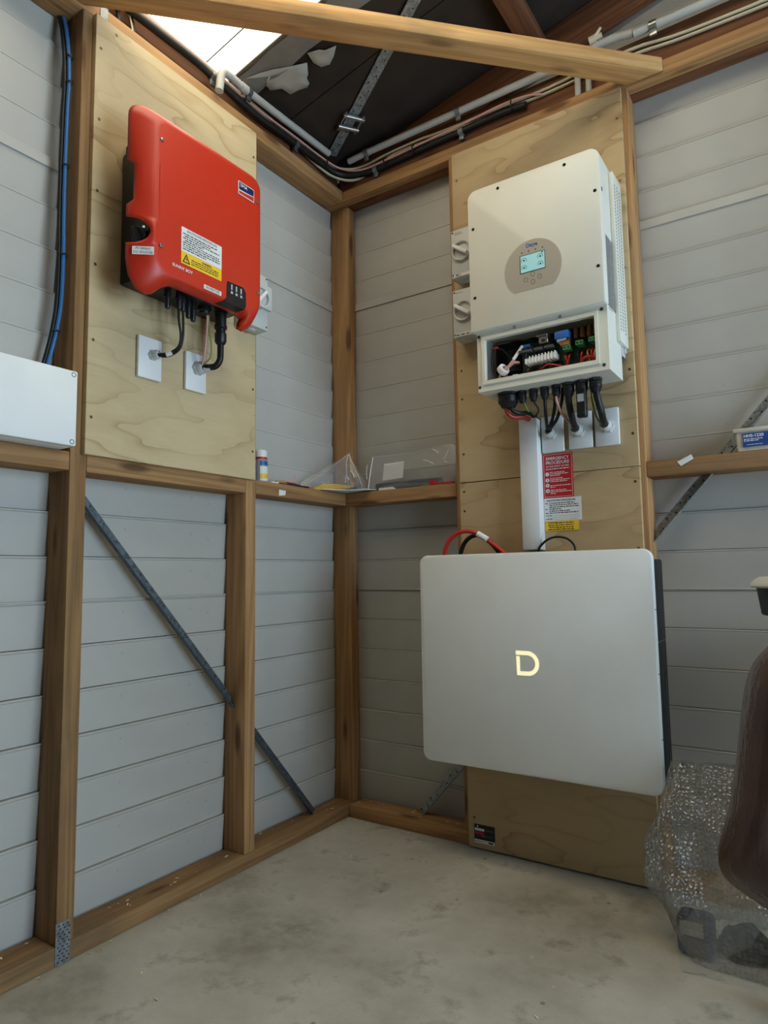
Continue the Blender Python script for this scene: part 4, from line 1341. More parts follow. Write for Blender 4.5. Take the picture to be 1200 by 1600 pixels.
m = MB(); m.rev((0.984, -0.1521, 1.357), (0, -1, 0), [(0, 0.002), (0.0005, 0.0015)], 8); obj('indicator', m, 'chip', dl)

# white trunking
tk = empty('cable_trunking', (0.773, -0.04, 0.966), 'tall white cable trunking between the white inverter and the battery', 'trunking')
m = MB(); m.box((0.747, -0.047, 0.966), (0.8045, -T - 0.0005, 1.384), 0.001); obj('base', m, 'plate', tk)
m = MB(); m.box((0.7455, -0.062, 0.9665), (0.8058, -0.0475, 1.386), 0.003); obj('lid', m, 'plate', tk)

# ------------------------------------------------------------------ signs
FG = FR(-T - 0.0002)
rn3 = random.Random(9)
sg = empty('emergency_sign', (0.853, -T, 1.1295), 'red EMERGENCY PROCEDURE sign with four white numbered circles', 'sign')
m = MB(); FG.rect(m, 0.806, 1.130, 0.9025, 1.271, 0, 0.0024); obj('sign_plate', m, 'signred', sg)
m = MB()
def hair(x0, z0, x1, z1, w):
    for a in ((x0, z0, x1, z0 + w), (x0, z1 - w, x1, z1), (x0, z0, x0 + w, z1), (x1 - w, z0, x1, z1)): FG.quad(m, *a, 0.0027)
hair(0.809, 1.133, 0.8995, 1.268, 0.0009)
FG.text(m, 'EMERGENCY', 0.0140, 0.854, 1.2510, 0.0028, 'CENTER', 0.00022, 0.93)
FG.text(m, 'PROCEDURE', 0.0140, 0.854, 1.2375, 0.0028, 'CENTER', 0.00022, 0.95)
FG.text(m, 'IN THE EVENT OF FIRE', 0.0076, 0.854, 1.2275, 0.0028, 'CENTER', 0.0001, 0.96)
FG.scribble(m, 0.816, 0.893, 1.2205, 0.0026, 0.0028, rn3, 0.99)
for z0, ws in ((1.213, (0.7, 0.88, 0.5)), (1.194, (0.6, 0.95, 0.8)), (1.1705, (0.98, 0.25)), (1.156, (0.75, 1.0, 0.25))):
    for i, w in enumerate(ws): FG.scribble(m, 0.8285, 0.8965, z0 - 0.003 - i * 0.0052, 0.0022, 0.0028, rn3, w)
obj('lettering', m, 'paper', sg)
for i, z in enumerate((1.206, 1.1868, 1.170, 1.1525)):
    m = MB(); m.rev(FG.p(0.8195, z, 0.0024), FG.n, [(0, 0.0062), (0.0005, 0.0062)], 20); o = obj('number_circle', m, 'paper', sg)
    m = MB(); FG.text(m, str(i + 1), 0.0078, 0.8195, z - 0.0027, 0.0033, 'CENTER', 0.0003); obj('numeral', m, 'ink', o)
sg2 = empty('shutdown_notice', (0.864, -T, 1.0565), 'white SHUTDOWN PROCEDURE notice below the red sign', 'sign')
m = MB(); FG.rect(m, 0.8055, 1.0565, 0.9235, 1.129, 0, 0.0020); obj('notice_plate', m, 'paper', sg2)
m = MB(); FG.text(m, 'SHUTDOWN PROCEDURE', 0.0078, 0.861, 1.1185, 0.0024, 'CENTER', 0.0001, 1.0)
for i, (st_, w) in enumerate(((1, 0.86), (0, 0.99), (0, 1.0), (1, 0.40), (0, 0.70), (1, 0.97))):
    z = 1.1115 - i * 0.0062
    if st_: FG.scribble(m, 0.8095, 0.8185, z, 0.0024, 0.0024, rn3)
    FG.scribble(m, 0.8225, 0.9175, z, 0.0025, 0.0024, rn3, w)
FG.scribble(m, 0.8095, 0.832, 1.0725, 0.0022, 0.0024, rn3); FG.scribble(m, 0.8095, 0.836, 1.0615, 0.0022, 0.0024, rn3)
for z in (1.0722, 1.0665, 1.0612): FG.quad(m, 0.812 if z == 1.0665 else 0.836, z, 0.917, z + 0.0004, 0.0024)
obj('lettering', m, 'ink', sg2)
sg3 = empty('warning_strip', (0.859, -T, 1.0255), 'yellow WARNING strip below the white notice', 'sign')
m = MB(); FG.rect(m, 0.8065, 1.0255, 0.9135, 1.0560, 0, 0.0016); obj('strip', m, 'yellow', sg3)
m = MB(); FG.text(m, 'WARNING:', 0.0062, 0.8165, 1.0485, 0.0020, 'LEFT', 0.0001); FG.text(m, 'WARNING:', 0.0062, 0.8195, 1.0345, 0.0020, 'LEFT', 0.0001)
FG.scribble(m, 0.842, 0.904, 1.0488, 0.0026, 0.0020, rn3); FG.scribble(m, 0.8165, 0.906, 1.0418, 0.0026, 0.0020, rn3); FG.scribble(m, 0.846, 0.902, 1.0350, 0.0026, 0.0020, rn3); FG.scribble(m, 0.8165, 0.905, 1.0285, 0.0026, 0.0020, rn3)
obj('lettering', m, 'ink', sg3)

# ------------------------------------------------------------------ battery
bt = empty('wall_battery', (0.79, -0.09, 0.306), 'large white wall battery with a lit letter D', 'battery')
m = MB(); m.box((0.455, -0.1465, 0.318), (1.150, -0.0185, 0.928), 0.006); bb = obj('casing', m, 'darkbody', bt)
m = MB(); rounded_slab(m, FV, 0.4285, 0.306, 1.1545, 0.956, 0.028, 0.147, 0.170, 0.005, 8); bp_ = obj('front_panel', m, 'silver', bt)
m = MB()
for z in (0.79, 0.62, 0.45):
    m.box((1.1543, -0.165, z), (1.1548, -0.148, z + 0.0025))
obj('panel_joint', m, 'chip', bp_)
m = MB()
m.box((1.1500, -0.055, 0.36), (1.1512, -0.051, 0.60)); m.box((1.1500, -0.085, 0.33), (1.1508, -0.083, 0.91)); m.box((1.1500, -0.146, 0.70), (1.1512, -0.03, 0.703))
m.box((1.1500, -0.071, 0.718), (1.1515, -0.066, 0.735))
obj('side_trim', m, 'chip', bb)
m = MB()
a0, a1, z0, z1, w = 0.7565, 0.8275, 0.5935, 0.6645, 0.0115
rr_o, rr_i = (z1 - z0) / 2, (z1 - z0) / 2 - w
cx_, cz_ = a1 - rr_o, (z0 + z1) / 2
out = [(a0, z1)] + [(cx_ + rr_o * math.cos(t), cz_ + rr_o * math.sin(t)) for t in [math.radians(90 - i * 9) for i in range(21)]] + [(a0 + 0.002, z0)] + [(a0 + 0.0008, z1 - w - 0.0045), (a0 + w, z1 - w - 0.0045), (a0 + w, z0 + w)]
inn = [(cx_ + rr_i * math.cos(t), cz_ + rr_i * math.sin(t)) for t in [math.radians(-90 + i * 9) for i in range(21)]] + [(a0, z1 - w)]
m.prism([FV.p(a, b, 0.1700) for a, b in out + inn], FV.n * 0.0008)
obj('lit_letter', m, 'logo', bt, label='glowing pale yellow letter D')
# leads out of the top of the battery
GB = 'leads at the top of the battery'
cable('battery_lead', [(0.485, -0.10, 0.925), (0.484, -0.10, 0.955), (0.500, -0.10, 1.000), (0.540, -0.098, 1.030), (0.590, -0.095, 1.030), (0.640, -0.09, 1.000), (0.690, -0.09, 0.962), (0.72, -0.09, 0.93)], 0.0072, 'redcable', 'thick red lead arching over the top left of the battery', group=GB, n=10)
cable('battery_lead', [(0.527, -0.065, 0.925), (0.527, -0.065, 0.960), (0.545, -0.065, 1.000), (0.580, -0.067, 1.020), (0.620, -0.072, 1.010), (0.660, -0.076, 0.975), (0.69, -0.078, 0.93)], 0.0072, 'blackrub', 'thick black lead arching behind the red lead', group=GB, n=10)
m = MB(); m.tube([(0.607, -0.098, 1.024), (0.640, -0.094, 1.003)], 0.0098, 10, 2); obj('cable_marker', m, 'paper', None, 'white marker sleeve on the thick red battery lead', 'sleeve')
cable('signal_lead', [(0.796, -0.060, 0.955), (0.803, -0.062, 0.975), (0.830, -0.063, 0.997), (0.862, -0.063, 1.004), (0.893, -0.063, 0.995), (0.912, -0.063, 0.972), (0.914, -0.063, 0.935)], 0.0036, 'blackrub', 'thin black lead looping beside the white trunking', group=GB)
m = MB(); m.rev((0.908, -0.063, 0.9285), (0, 0, 1), [(0, 0.012), (0.014, 0.012), (0.016, 0.009), (0.026, 0.008)], 10); m.box((0.885, -0.072, 0.9285), (0.930, -0.054, 0.942), 0.003); obj('lead_connector', m, 'black', None, 'small black connector on top of the battery', 'connector')

# ------------------------------------------------------------------ things on the noggins
ZN = 1.2125
btl = empty('small_bottle', (-0.045, -0.420, ZN), 'small grey bottle with white cap and yellow-white label', 'bottle')
m = MB(); m.rev((-0.045, -0.420, ZN), (0, 0, 1), [(0, 0.021), (0.002, 0.0235), (0.072, 0.0235), (0.080, 0.0215), (0.083, 0.020)], 20); obj('body', m, 'bottlegrey', btl)
def band(z0, z1, r, mat, a0=0, a1=360, nm='label_band'):
    m = MB(); n = 18
    ts = [math.radians(a0 + (a1 - a0) * i / n) for i in range(n + 1)]
    m.sheet([[(-0.045 + r * math.cos(t), -0.420 + r * math.sin(t), z) for t in ts] for z in (ZN + z0, ZN + z1)])
    obj(nm, m, mat, btl)
band(0.006, 0.056, 0.0239, 'paper', -50, 60); band(0.014, 0.030, 0.0242, 'yellow', -50, 60); band(0.060, 0.074, 0.0240, 'textblue', -50, 60); band(0.056, 0.060, 0.0241, 'greenwire', -50, 60); band(0.006, 0.075, 0.0239, 'paper', -105, -85); band(0.081, 0.088, 0.0225, 'signred')
m = MB(); m.rev((-0.045, -0.420, ZN + 0.083), (0, 0, 1), [(0, 0.0215), (0.005, 0.0222), (0.026, 0.0222), (0.029, 0.020)], 20); obj('cap', m, 'plate', btl)

GW = 'cable offcuts on the noggin'
offc = [((-0.06, -0.372), (-0.02, -0.31), 0.0030, 'blackrub', 'thick black cable offcut lying nearest the bottle'), ((-0.03, -0.36), (-0.045, -0.25), 0.0036, 'orange', 'short orange cable offcut on the noggin'), ((-0.02, -0.31), (-0.06, -0.21), 0.0030, 'redcable', 'short red cable offcut near the plastic bag'), ((-0.05, -0.33), (-0.01, -0.21), 0.0044, 'blackrub', 'longest black cable offcut on the noggin'), ((-0.07, -0.31), (-0.055, -0.22), 0.0028, 'greenwire', 'thin green cable offcut at the back of the noggin'), ((-0.025, -0.27), (-0.008, -0.19), 0.0024, 'pink', 'thin pink cable offcut by the noggin edge')]
for i, (a, b, r, c, lab) in enumerate(offc):
    zz = ZN + r + 0.0003 + (0.008 if i in (1, 2) else 0) + (0.004 if i == 5 else 0)
    cable('cable_offcut', [(a[0], a[1], zz), ((a[0] + b[0]) / 2 + 0.008, (a[1] + b[1]) / 2, zz + 0.002), (b[0], b[1], zz)], r, c, lab, 'cable offcut', GW, 6, 4)
cable('cable_offcut', [(-0.03, -0.285, ZN + 0.004), (-0.03, -0.270, ZN + 0.018), (-0.028, -0.258, ZN + 0.042)], 0.0026, 'pink', 'thin offcut of wire sticking up from the noggin', 'cable offcut', GW, 6, 4)
cable('cable_offcut', [(-0.016, -0.40, ZN + 0.0033), (-0.014, -0.385, ZN + 0.0033), (-0.010, -0.37, ZN + 0.0033)], 0.003, 'paper', 'tiny white offcut beside the bottle', 'cable offcut', GW, 6, 3)

# leaflet sticking out over the corner and the clear bag on it
m = MB()
lf = [(-0.055, -0.165), (0.010, -0.150), (0.060, -0.070), (0.115, -0.020), (0.135, 0.030), (0.090, 0.060), (0.0, 0.030), (-0.06, -0.06)]
m.prism([(x, y, ZN + 0.0008 + (0.004 if x > 0.1 else 0)) for x, y in lf], (0, 0, 0.0022))
obj('leaflet', m, 'paper', None, 'white leaflet under the clear bag in the corner', 'leaflet')
m = MB()
m.prism([(x * 0.5 + 0.03, y * 0.5 - 0.02, ZN + 0.0048 + k * 0.02) for k, (x, y) in zip((0, 0, 0.3, 0.9, 1, .3), ((-0.05, -0.06), (0.02, -0.09), (0.08, -0.04), (0.11, 0.02), (0.06, 0.06), (0.0, 0.0)))], (0, 0, 0.0012))
obj('folded_note', m, 'labelblue', None, 'blue and white folded note in the corner bag', 'note')
for i in range(5):
    m = MB()
    z = ZN + 0.006 + i * 0.0052
    m.tube([(-0.050 + i * 0.006, -0.150 + i * 0.010, z), (-0.012 + i * 0.004, -0.085 + i * 0.006, z + 0.001), (0.010 + i * 0.002, -0.005 + i * 0.003, z)], 0.0042, 6, 4, 0.6)
    obj('yellow_strip', m, 'yellow', None, ('lowest', 'second lowest', 'middle', 'second highest', 'topmost')[i] + ' yellow strip in the clear corner bag', 'strip', 'yellow strips in the corner bag')
def crumple(p, amp, sc=22.0, seed=0.0):
    v = Vector(p)
    return v + mnoise.noise_vector(v * sc + V(seed, seed, seed)) * amp
m = MB()
base = [(-0.070, -0.225), (-0.020, -0.19), (0.004, -0.10), (0.045, -0.02), (0.085, 0.010), (0.070, 0.055), (0.010, 0.034), (-0.055, 0.02), (-0.075, -0.09)]
apex = V(0.012, 0.010, 1.371)
rows = []
nb = len(base)
for j in range(9):
    t = j / 8
    row = []
    for i in range(nb * 3 + 1):
        k, fr = divmod(i % (nb * 3), 3)
        x0, y0 = base[k]; x1, y1 = base[(k + 1) % nb]
        b = V(x0 + (x1 - x0) * fr / 3, y0 + (y1 - y0) * fr / 3, ZN + 0.0085)
        q = b.lerp(apex, t ** 1.25 * 0.97 if t < 1 else 0.985)
        if 0 < j: q = crumple(q, 0.010 * (1 - t * 0.5), 30, 3)
        row.append(q)
    rows.append(row)
m.sheet(rows)
cbag = obj('clear_bag', m, 'film', None, 'crumpled clear plastic bag standing in the corner', 'plastic bag', sharp=25)
def fold_glint(par, pts, r):  # thin pale tube drawn as a bright glint along a film fold
    m = MB(); m.tube(pts, r, 5, 4); obj('fold_glint', m, 'fold_glint', par, sharp=70)
fold_glint(cbag, [(0.012, 0.006, 1.366), (0.008, -0.004, 1.33), (0.012, -0.008, 1.29), (0.009, -0.014, 1.252)], 0.0013)
fold_glint(cbag, [(0.013, 0.008, 1.370), (0.030, 0.006, 1.33), (0.058, 0.004, 1.28), (0.078, 0.004, 1.232)], 0.0009)
fold_glint(cbag, [(0.010, 0.006, 1.368), (-0.012, -0.06, 1.315), (-0.035, -0.13, 1.265), (-0.058, -0.20, 1.225)], 0.0006)
fold_glint(cbag, [(0.032, -0.010, 1.298), (0.046, -0.012, 1.284), (0.052, -0.012, 1.270)], 0.0022)
fold_glint(cbag, [(0.022, -0.016, 1.275), (0.030, -0.018, 1.262)], 0.0020)

zb = empty('zip_bag', (0.28, 0.03, ZN), 'clear zip bag leaning on the right noggin beside the plywood', 'plastic bag')
edge = [(0.092, 1.2145, 1.349), (0.14, 1.2145, 1.352), (0.20, 1.2145, 1.350), (0.269, 1.2145, 1.350), (0.33, 1.2145, 1.355), (0.40, 1.218, 1.360), (0.444, 1.226, 1.362), (0.466, 1.245, 1.346)]
for s_ in (0, 1):
    m = MB(); g = []
    for x, zb0, zt in edge:
        row = []
        for j in range(9):
            t = j / 8
            bulge = (0.014 if s_ else -0.010) * math.sin(math.pi * min(1, t * 1.15 + 0.02))
            y = 0.022 + 0.030 * t + bulge
            row.append(crumple((x, y, zb0 + (zt - zb0) * t), 0.005, 26, 7 + s_))
        g.append(row)
    m.sheet(g); obj('film_front' if not s_ else 'film_back', m, 'zipfilm', zb, sharp=25)
m = MB(); m.tube([(0.098, 0.014, 1.222), (0.099, 0.028, 1.285), (0.100, 0.046, 1.352)], 0.0018, 6, 4); obj('zip_seal', m, 'plate', zb)
fold_glint(zb, [(0.466, 0.036, 1.346), (0.458, 0.030, 1.355), (0.444, 0.044, 1.361), (0.40, 0.048, 1.359), (0.33, 0.048, 1.354), (0.269, 0.048, 1.350), (0.20, 0.048, 1.350), (0.11, 0.046, 1.352)], 0.0007)
fold_glint(zb, [(0.447, 0.024, 1.340), (0.438, 0.022, 1.322), (0.430, 0.018, 1.304)], 0.0024)
fold_glint(zb, [(0.380, 0.022, 1.346), (0.395, 0.022, 1.338), (0.404, 0.022, 1.330)], 0.0016)
fold_glint(zb, [(0.345, 0.014, 1.310), (0.368, 0.014, 1.302), (0.388, 0.012, 1.290)], 0.0016)
fold_glint(zb, [(0.432, 0.012, 1.296), (0.444, 0.012, 1.290)], 0.0024)
fold_glint(zb, [(0.094, 0.016, 1.318), (0.091, 0.014, 1.290), (0.094, 0.012, 1.262)], 0.0012)
m = MB(); m.prism([(0.153, 0.031, 1.252), (0.244, 0.031, 1.256), (0.246, 0.040, 1.319), (0.156, 0.040, 1.318)], (0, 0.001, 0)); obj('white_card', m, 'paper', None, 'blank white card inside the zip bag', 'card')
m = MB(); g0_ = []
m.tube([(0.120, 0.045, ZN + 0.018), (0.20, 0.050, ZN + 0.020), (0.30, 0.048, ZN + 0.021), (0.40, 0.045, ZN + 0.017)], 0.0165, 10, 5, 0.9)
for i in range(5): m.tube([(0.125 + i * 0.01, 0.030 + i * 0.006, ZN + 0.006), (0.22 + i * 0.03, 0.028 + i * 0.006, ZN + 0.006 + 0.002 * (i % 2)), (0.36, 0.032 + i * 0.004, ZN + 0.007)], 0.0055, 6, 5)
obj('cable_tie_bundle', m, 'black', None, 'bundle of black cable ties inside the zip bag', 'cable ties')
m = MB()
for i in range(6): m.box((0.150 + i * 0.011, 0.010, ZN + 0.0055), (0.156 + i * 0.011, 0.020, ZN + 0.010), 0.0005, 1)
m.box((0.148, 0.011, ZN + 0.0006), (0.218, 0.021, ZN + 0.0055), 0.0005, 1)
obj('plug_strip', m, 'plate', None, 'strip of small white plugs in front of the black bundle', 'plug strip')
m = MB(); m.box((0.368, 0.014, ZN + 0.0006), (0.388, 0.040, ZN + 0.020), 0.002); m.box((0.388, 0.018, ZN + 0.0006), (0.462, 0.036, ZN + 0.009), 0.002)
obj('red_clip', m, 'signred', None, 'red plastic clip at the right end of the noggin shelf', 'clip')
m = MB(); m.prism([(0.0005, -0.378, 1.191), (0.0005, -0.343, 1.190), (0.0005, -0.3475, 1.174), (0.0005, -0.378, 1.170)], (0.0006, 0, 0)); obj('paper_scrap', m, 'paper', None, 'white paper scrap stuck on the left noggin', 'paper scrap')
m = MB(); m.prism([(1.202, -0.0022, 1.2085), (1.241, -0.0022, 1.226), (1.247, -0.0022, 1.213), (1.212, -0.0022, 1.195)], (0, 0.0008, 0)); obj('paper_scrap', m, 'paper', None, 'cream paper scrap stuck on the right noggin', 'paper scrap')

# screw tub on the right noggin
ZR = 1.2195
hb = empty('screw_tub', (1.42, 0.04, ZR), 'cloudy plastic tub with blue HHS-1220 label on the right noggin', 'tub')
m = MB()
L0 = rr(1.358, 0.004, 1.503, 0.080, 0.006, 3); L1 = rr(1.354, 0.001, 1.507, 0.083, 0.006, 3)
va = [m.bm.verts.new((x, y, ZR + 0.0006)) for x, y in L0]; vb = [m.bm.verts.new((x, y, ZR + 0.058)) for x, y in L1]
m.bridge(va, vb); m.bm.faces.new(va[::-1]); m.bm.faces.new(vb); obj('body', m, 'clearplastic', hb)
m = MB(); m.box((1.350, -0.003, ZR + 0.0525), (1.511, 0.087, ZR + 0.064), 0.003); obj('lid', m, 'clearplastic', hb)
FT = FR(0.001)
m = MB(); FT.rect(m, 1.373, ZR + 0.011, 1.490, ZR + 0.049, 0.0002, 0.0020); lb = obj('label', m, 'labelblue', hb, label='blue printed label')
m = MB(); FT.text(m, 'HHS-1220', 0.0115, 1.3755, ZR + 0.0375, 0.0024, 'LEFT', 0.0002); FT.scribble(m, 1.376, 1.425, ZR + 0.031, 0.002, 0.0023, rn3); FT.scribble(m, 1.376, 1.42, ZR + 0.0265, 0.002, 0.0023, rn3, 0.8); FT.scribble(m, 1.383, 1.425, ZR + 0.016, 0.0014, 0.0023, rn3)
obj('lettering', m, 'paper', lb)

# ------------------------------------------------------------------ conduits and cables along the top plates
GT = 'services along the top plates'
cable('black_conduit', [(-0.020, -1.25, 2.518), (-0.018, -1.05, 2.520), (-0.016, -0.91, 2.522), (-0.016, -0.74, 2.524), (-0.016, -0.66, 2.516), (-0.020, -0.463, 2.506), (-0.022, -0.296, 2.517), (-0.022, -0.13, 2.519), (-0.002, -0.022, 2.514), (0.075, 0.018, 2.506), (0.183, 0.022, 2.499), (0.36, 0.022, 2.504), (0.55, 0.022, 2.509), (0.68, 0.022, 2.512), (0.78, 0.022, 2.506)], 0.0125, 'blackrub', 'thick black conduit curving round the top corner', 'conduit', GT, 10)
cable('pink_wire', [(-0.020, -1.2, 2.536), (-0.016, -0.87, 2.540), (-0.016, -0.72, 2.541), (-0.014, -0.49, 2.526), (-0.014, -0.29, 2.535), (-0.010, -0.12, 2.535), (0.010, -0.030, 2.530), (0.080, 0.004, 2.514), (0.183, 0.008, 2.512), (0.36, 0.008, 2.518), (0.55, 0.008, 2.525), (0.70, 0.008, 2.533), (0.79, 0.012, 2.529), (0.84, 0.016, 2.514)], 0.0042, 'pink', 'pink wire lying along the black conduit', 'cable', GT, 6)
cable('cream_cable', [(-0.034, -1.2, 2.562), (-0.034, -0.75, 2.562), (-0.034, -0.62, 2.556), (-0.034, -0.46, 2.551), (-0.034, -0.30, 2.549), (-0.034, -0.19, 2.542), (-0.02, -0.07, 2.536), (0.03, 0.0, 2.534), (0.10, 0.024, 2.538), (0.20, 0.026, 2.548), (0.35, 0.026, 2.550), (0.45, 0.026, 2.543), (0.72, 0.026, 2.538), (0.86, 0.026, 2.536), (1.13, 0.026, 2.545), (1.30, 0.026, 2.526), (1.70, 0.026, 2.517), (2.4, 0.026, 2.517)], 0.0062, 'cream', 'upper cream cable running round the top corner', 'cable', GT, 8, 5, 0.7)
cable('cream_cable', [(-0.040, -1.2, 2.548), (-0.040, -0.75, 2.549), (-0.040, -0.62, 2.543), (-0.040, -0.30, 2.537), (-0.034, -0.12, 2.510), (-0.006, -0.03, 2.494), (0.06, 0.026, 2.494), (0.16, 0.027, 2.522), (0.26, 0.027, 2.536), (0.45, 0.027, 2.529), (0.72, 0.027, 2.523), (0.86, 0.027, 2.520), (1.13, 0.027, 2.525), (1.30, 0.027, 2.511), (1.70, 0.027, 2.502), (2.4, 0.027, 2.502)], 0.0062, 'cream', 'lower cream cable running round the top corner', 'cable', GT, 8, 5, 0.7)


def pipe(name, a, b, r, label, ribs=None, mat='conduit'):
    m = MB()
    m.rev(a, Vector(b) - Vector(a), [(0, r), ((Vector(b) - Vector(a)).length, r)], 16)
    return obj(name, m, mat, None, label, 'conduit', GT)


def flexpipe(name, pts, r, label):
    m = MB()
    p = catmull(pts, 9)
    d0 = (p[1] - p[0]).normalized(); t = V(0, 0, 1) if abs(d0.z) < 0.9 else V(1, 0, 0)
    x = d0.cross(t).normalized(); rs = []
    for i, q in enumerate(p):
        d = (p[min(i + 1, len(p) - 1)] - p[max(i - 1, 0)]).normalized()
        x = (x - d * x.dot(d)).normalized()
        rs.append(m.ring(q, x, d.cross(x), r * (1.10 if i % 2 else 0.88), 14))
    for a, b in zip(rs, rs[1:]): m.bridge(a, b)
    m.bm.faces.new(rs[0][::-1]); m.bm.faces.new(rs[-1])
    return obj(name, m, 'conduit', None, label, 'conduit', GT, sharp=80)


pipe('grey_conduit', (0.006, -0.545, 2.541), (0.006, -0.098, 2.558), 0.0125, 'straight grey conduit along the left top plate')
m = MB(); m.rev((0.006, -0.572, 2.541), (0, 1, 0), [(0, 0.0148), (0.03, 0.0148)], 14); obj('conduit_coupler', m, 'conduit', None, 'grey coupler between straight conduit and ribbed elbow', 'coupler')
flexpipe('ribbed_elbow', [(0.006, -0.570, 2.541), (0.006, -0.610, 2.544), (0.008, -0.643, 2.540), (0.016, -0.664, 2.520), (0.018, -0.672, 2.490), (0.017, -0.676, 2.4525)], 0.0125, 'grey ribbed elbow dropping beside the plywood top')
pipe('grey_conduit', (0.030, 0.004, 2.570), (0.125, 0.004, 2.574), 0.0125, 'short grey conduit in the corner right of the strap')
pipe('grey_conduit', (0.128, 0.004, 2.574), (0.995, 0.004, 2.578), 0.0125, 'long grey conduit over the right plywood')
flexpipe('ribbed_conduit', [(1.000, 0.004, 2.586), (1.045, 0.004, 2.592), (1.095, 0.004, 2.590), (1.145, 0.004, 2.580)], 0.0125, 'grey ribbed conduit behind the tie beam end')
pipe('grey_conduit', (1.146, 0.004, 2.576), (2.6, 0.004, 2.566), 0.0125, 'grey conduit running off to the right')
pipe('grey_conduit', (0.962, 0.014, 2.4512), (0.962, 0.014, 2.560), 0.010, 'left of two short grey drop conduits behind the tie beam')
flexpipe('ribbed_conduit', [(0.997, 0.016, 2.4512), (0.997, 0.016, 2.49), (1.000, 0.016, 2.53), (1.002, 0.014, 2.558)], 0.0095, 'right of two short drop conduits behind the tie beam')
m = MB(); m.rev((1.012, -0.008, 2.607), (1, 0, 0.1), [(0, 0.013), (0.02, 0.013), (0.021, 0.009), (0.04, 0.008)], 12); m.rev((1.03, -0.012, 2.61), (0.6, -0.2, 0.5), [(0, 0.006), (0.03, 0.004)], 8); obj('conduit_fitting', m, 'cream', None, 'small cream conduit fitting above the tie beam', 'fitting')


def saddle(c, axis, r, nrm, mat, label, w=0.018):
    c, a, n = Vector(c), Vector(axis).normalized(), Vector(nrm).normalized()
    s = a.cross(n)
    m = MB()
    N = 14
    o_ = [c + n * ((r + 0.0022) * math.cos(t)) + s * ((r + 0.0022) * math.sin(t)) - a * w / 2 for t in [i * math.tau / N for i in range(N)]]
    i_ = [c + n * ((r + 0.0004) * math.cos(t)) + s * ((r + 0.0004) * math.sin(t)) - a * w / 2 for t in [i * math.tau / N for i in range(N)]]
    m.holed(o_, i_, a * w)
    e = c - s * (r + 0.010) if s.z > 0 else c + s * (r + 0.010)
    lo = [min(e[i] - 0.004, e[i] + 0.004) for i in range(3)]
    hi = [v + 0.008 for v in lo]
    for i in range(3):
        k = abs(a[i]) * (w / 2 - 0.004) + (0.006 if i == 2 else 0)
        lo[i] -= k; hi[i] += k
    m.box(lo, hi, 0.002)
    return obj('pipe_saddle', m, mat, None, label, 'saddle', 'pipe saddles')


saddle((-0.016, -0.672, 2.517), (0, 1, -0.09), 0.0128, (1, 0, 0), 'galv', 'bright saddle on the black conduit above the left plywood', 0.026)
saddle((-0.022, -0.262, 2.5175), (0, 1, 0), 0.0128, (1, 0, 0), 'galv_dark', 'dark saddle on the black conduit left of the corner')
saddle((0.150, 0.0215, 2.5005), (1, 0, 0), 0.0128, (0, -1, 0), 'galv', 'clear saddle on the black conduit right of the corner')
saddle((0.53, 0.022, 2.5087), (1, 0, 0), 0.0128, (0, -1, 0), 'galv', 'bright saddle on the black conduit above the isolators')
saddle((0.117, 0.004, 2.574), (1, 0, 0), 0.0128, (0, -1, 0), 'galv', 'saddle on the short grey conduit in the corner')
saddle((0.527, 0.004, 2.576), (1, 0, 0), 0.0128, (0, -1, 0), 'galv', 'saddle midway along the long grey conduit')
saddle((1.203, 0.004, 2.5757), (1, 0, 0), 0.0128, (0, -1, 0), 'steel', 'shiny saddle on the grey conduit right of the tie beam', 0.022)
saddle((0.006, -0.535, 2.5414), (0, 1, 0), 0.0128, (1, 0, 0), 'galv_dark', 'saddle at the left end of the left grey conduit')
cable('black_cable', [(-0.038, -1.016, 2.540), (-0.034, -1.012, 2.51), (-0.032, -1.008, 2.48), (-0.032, -1.005, 2.4512)], 0.0058, 'blackrub', 'left short black cable dropping behind the plywood top', 'cable', GT)
cable('black_cable', [(-0.038, -0.972, 2.545), (-0.034, -0.966, 2.51), (-0.032, -0.960, 2.48), (-0.032, -0.956, 2.4512)], 0.0068, 'blackrub', 'right short black cable dropping behind the plywood top', 'cable', GT)
cable('cream_cable', [(-0.030, -0.984, 2.545), (-0.026, -0.977, 2.51), (-0.024, -0.970, 2.48), (-0.024, -0.966, 2.4512)], 0.0028, 'cream', 'thin cream wire dropping behind the plywood top', 'cable', GT)
m = MB(); m.box((0.0005, -1.086, 2.4055), (0.0022, -1.063, 2.452)); obj('metal_strap', m, 'galv', None, 'short pale metal strap above the left plywood corner', 'strap')
for k_, (p, lab) in enumerate((((-0.02, -0.10, 2.527), 'black tie round the cables left of the corner'), ((0.20, 0.018, 2.505), 'black tie round the cables right of the corner'), ((0.33, 0.018, 2.509), 'black tie round the cables left of the right plywood'), ((0.73, 0.020, 2.519), 'black tie round the cables above the white inverter'), ((-0.024, -0.54, 2.528), 'black tie round the cables behind the grey coupler'))):
    p = Vector(p)
    a = V(0, 1, 0) if p.x < 0 else V(1, 0, 0)
    n = V(1, 0, 0) if p.x < 0 else V(0, -1, 0)
    m = MB()
    ts = [i * math.tau / 16 for i in range(16)]
    m.holed([p + n * (0.021 * math.cos(t)) + V(0, 0, 0.020 * math.sin(t)) for t in ts], [p + n * (0.0195 * math.cos(t)) + V(0, 0, 0.0185 * math.sin(t)) for t in ts], a * 0.005)
    obj('cable_tie', m, 'black', None, lab, 'cable tie', 'ties along the top plates')

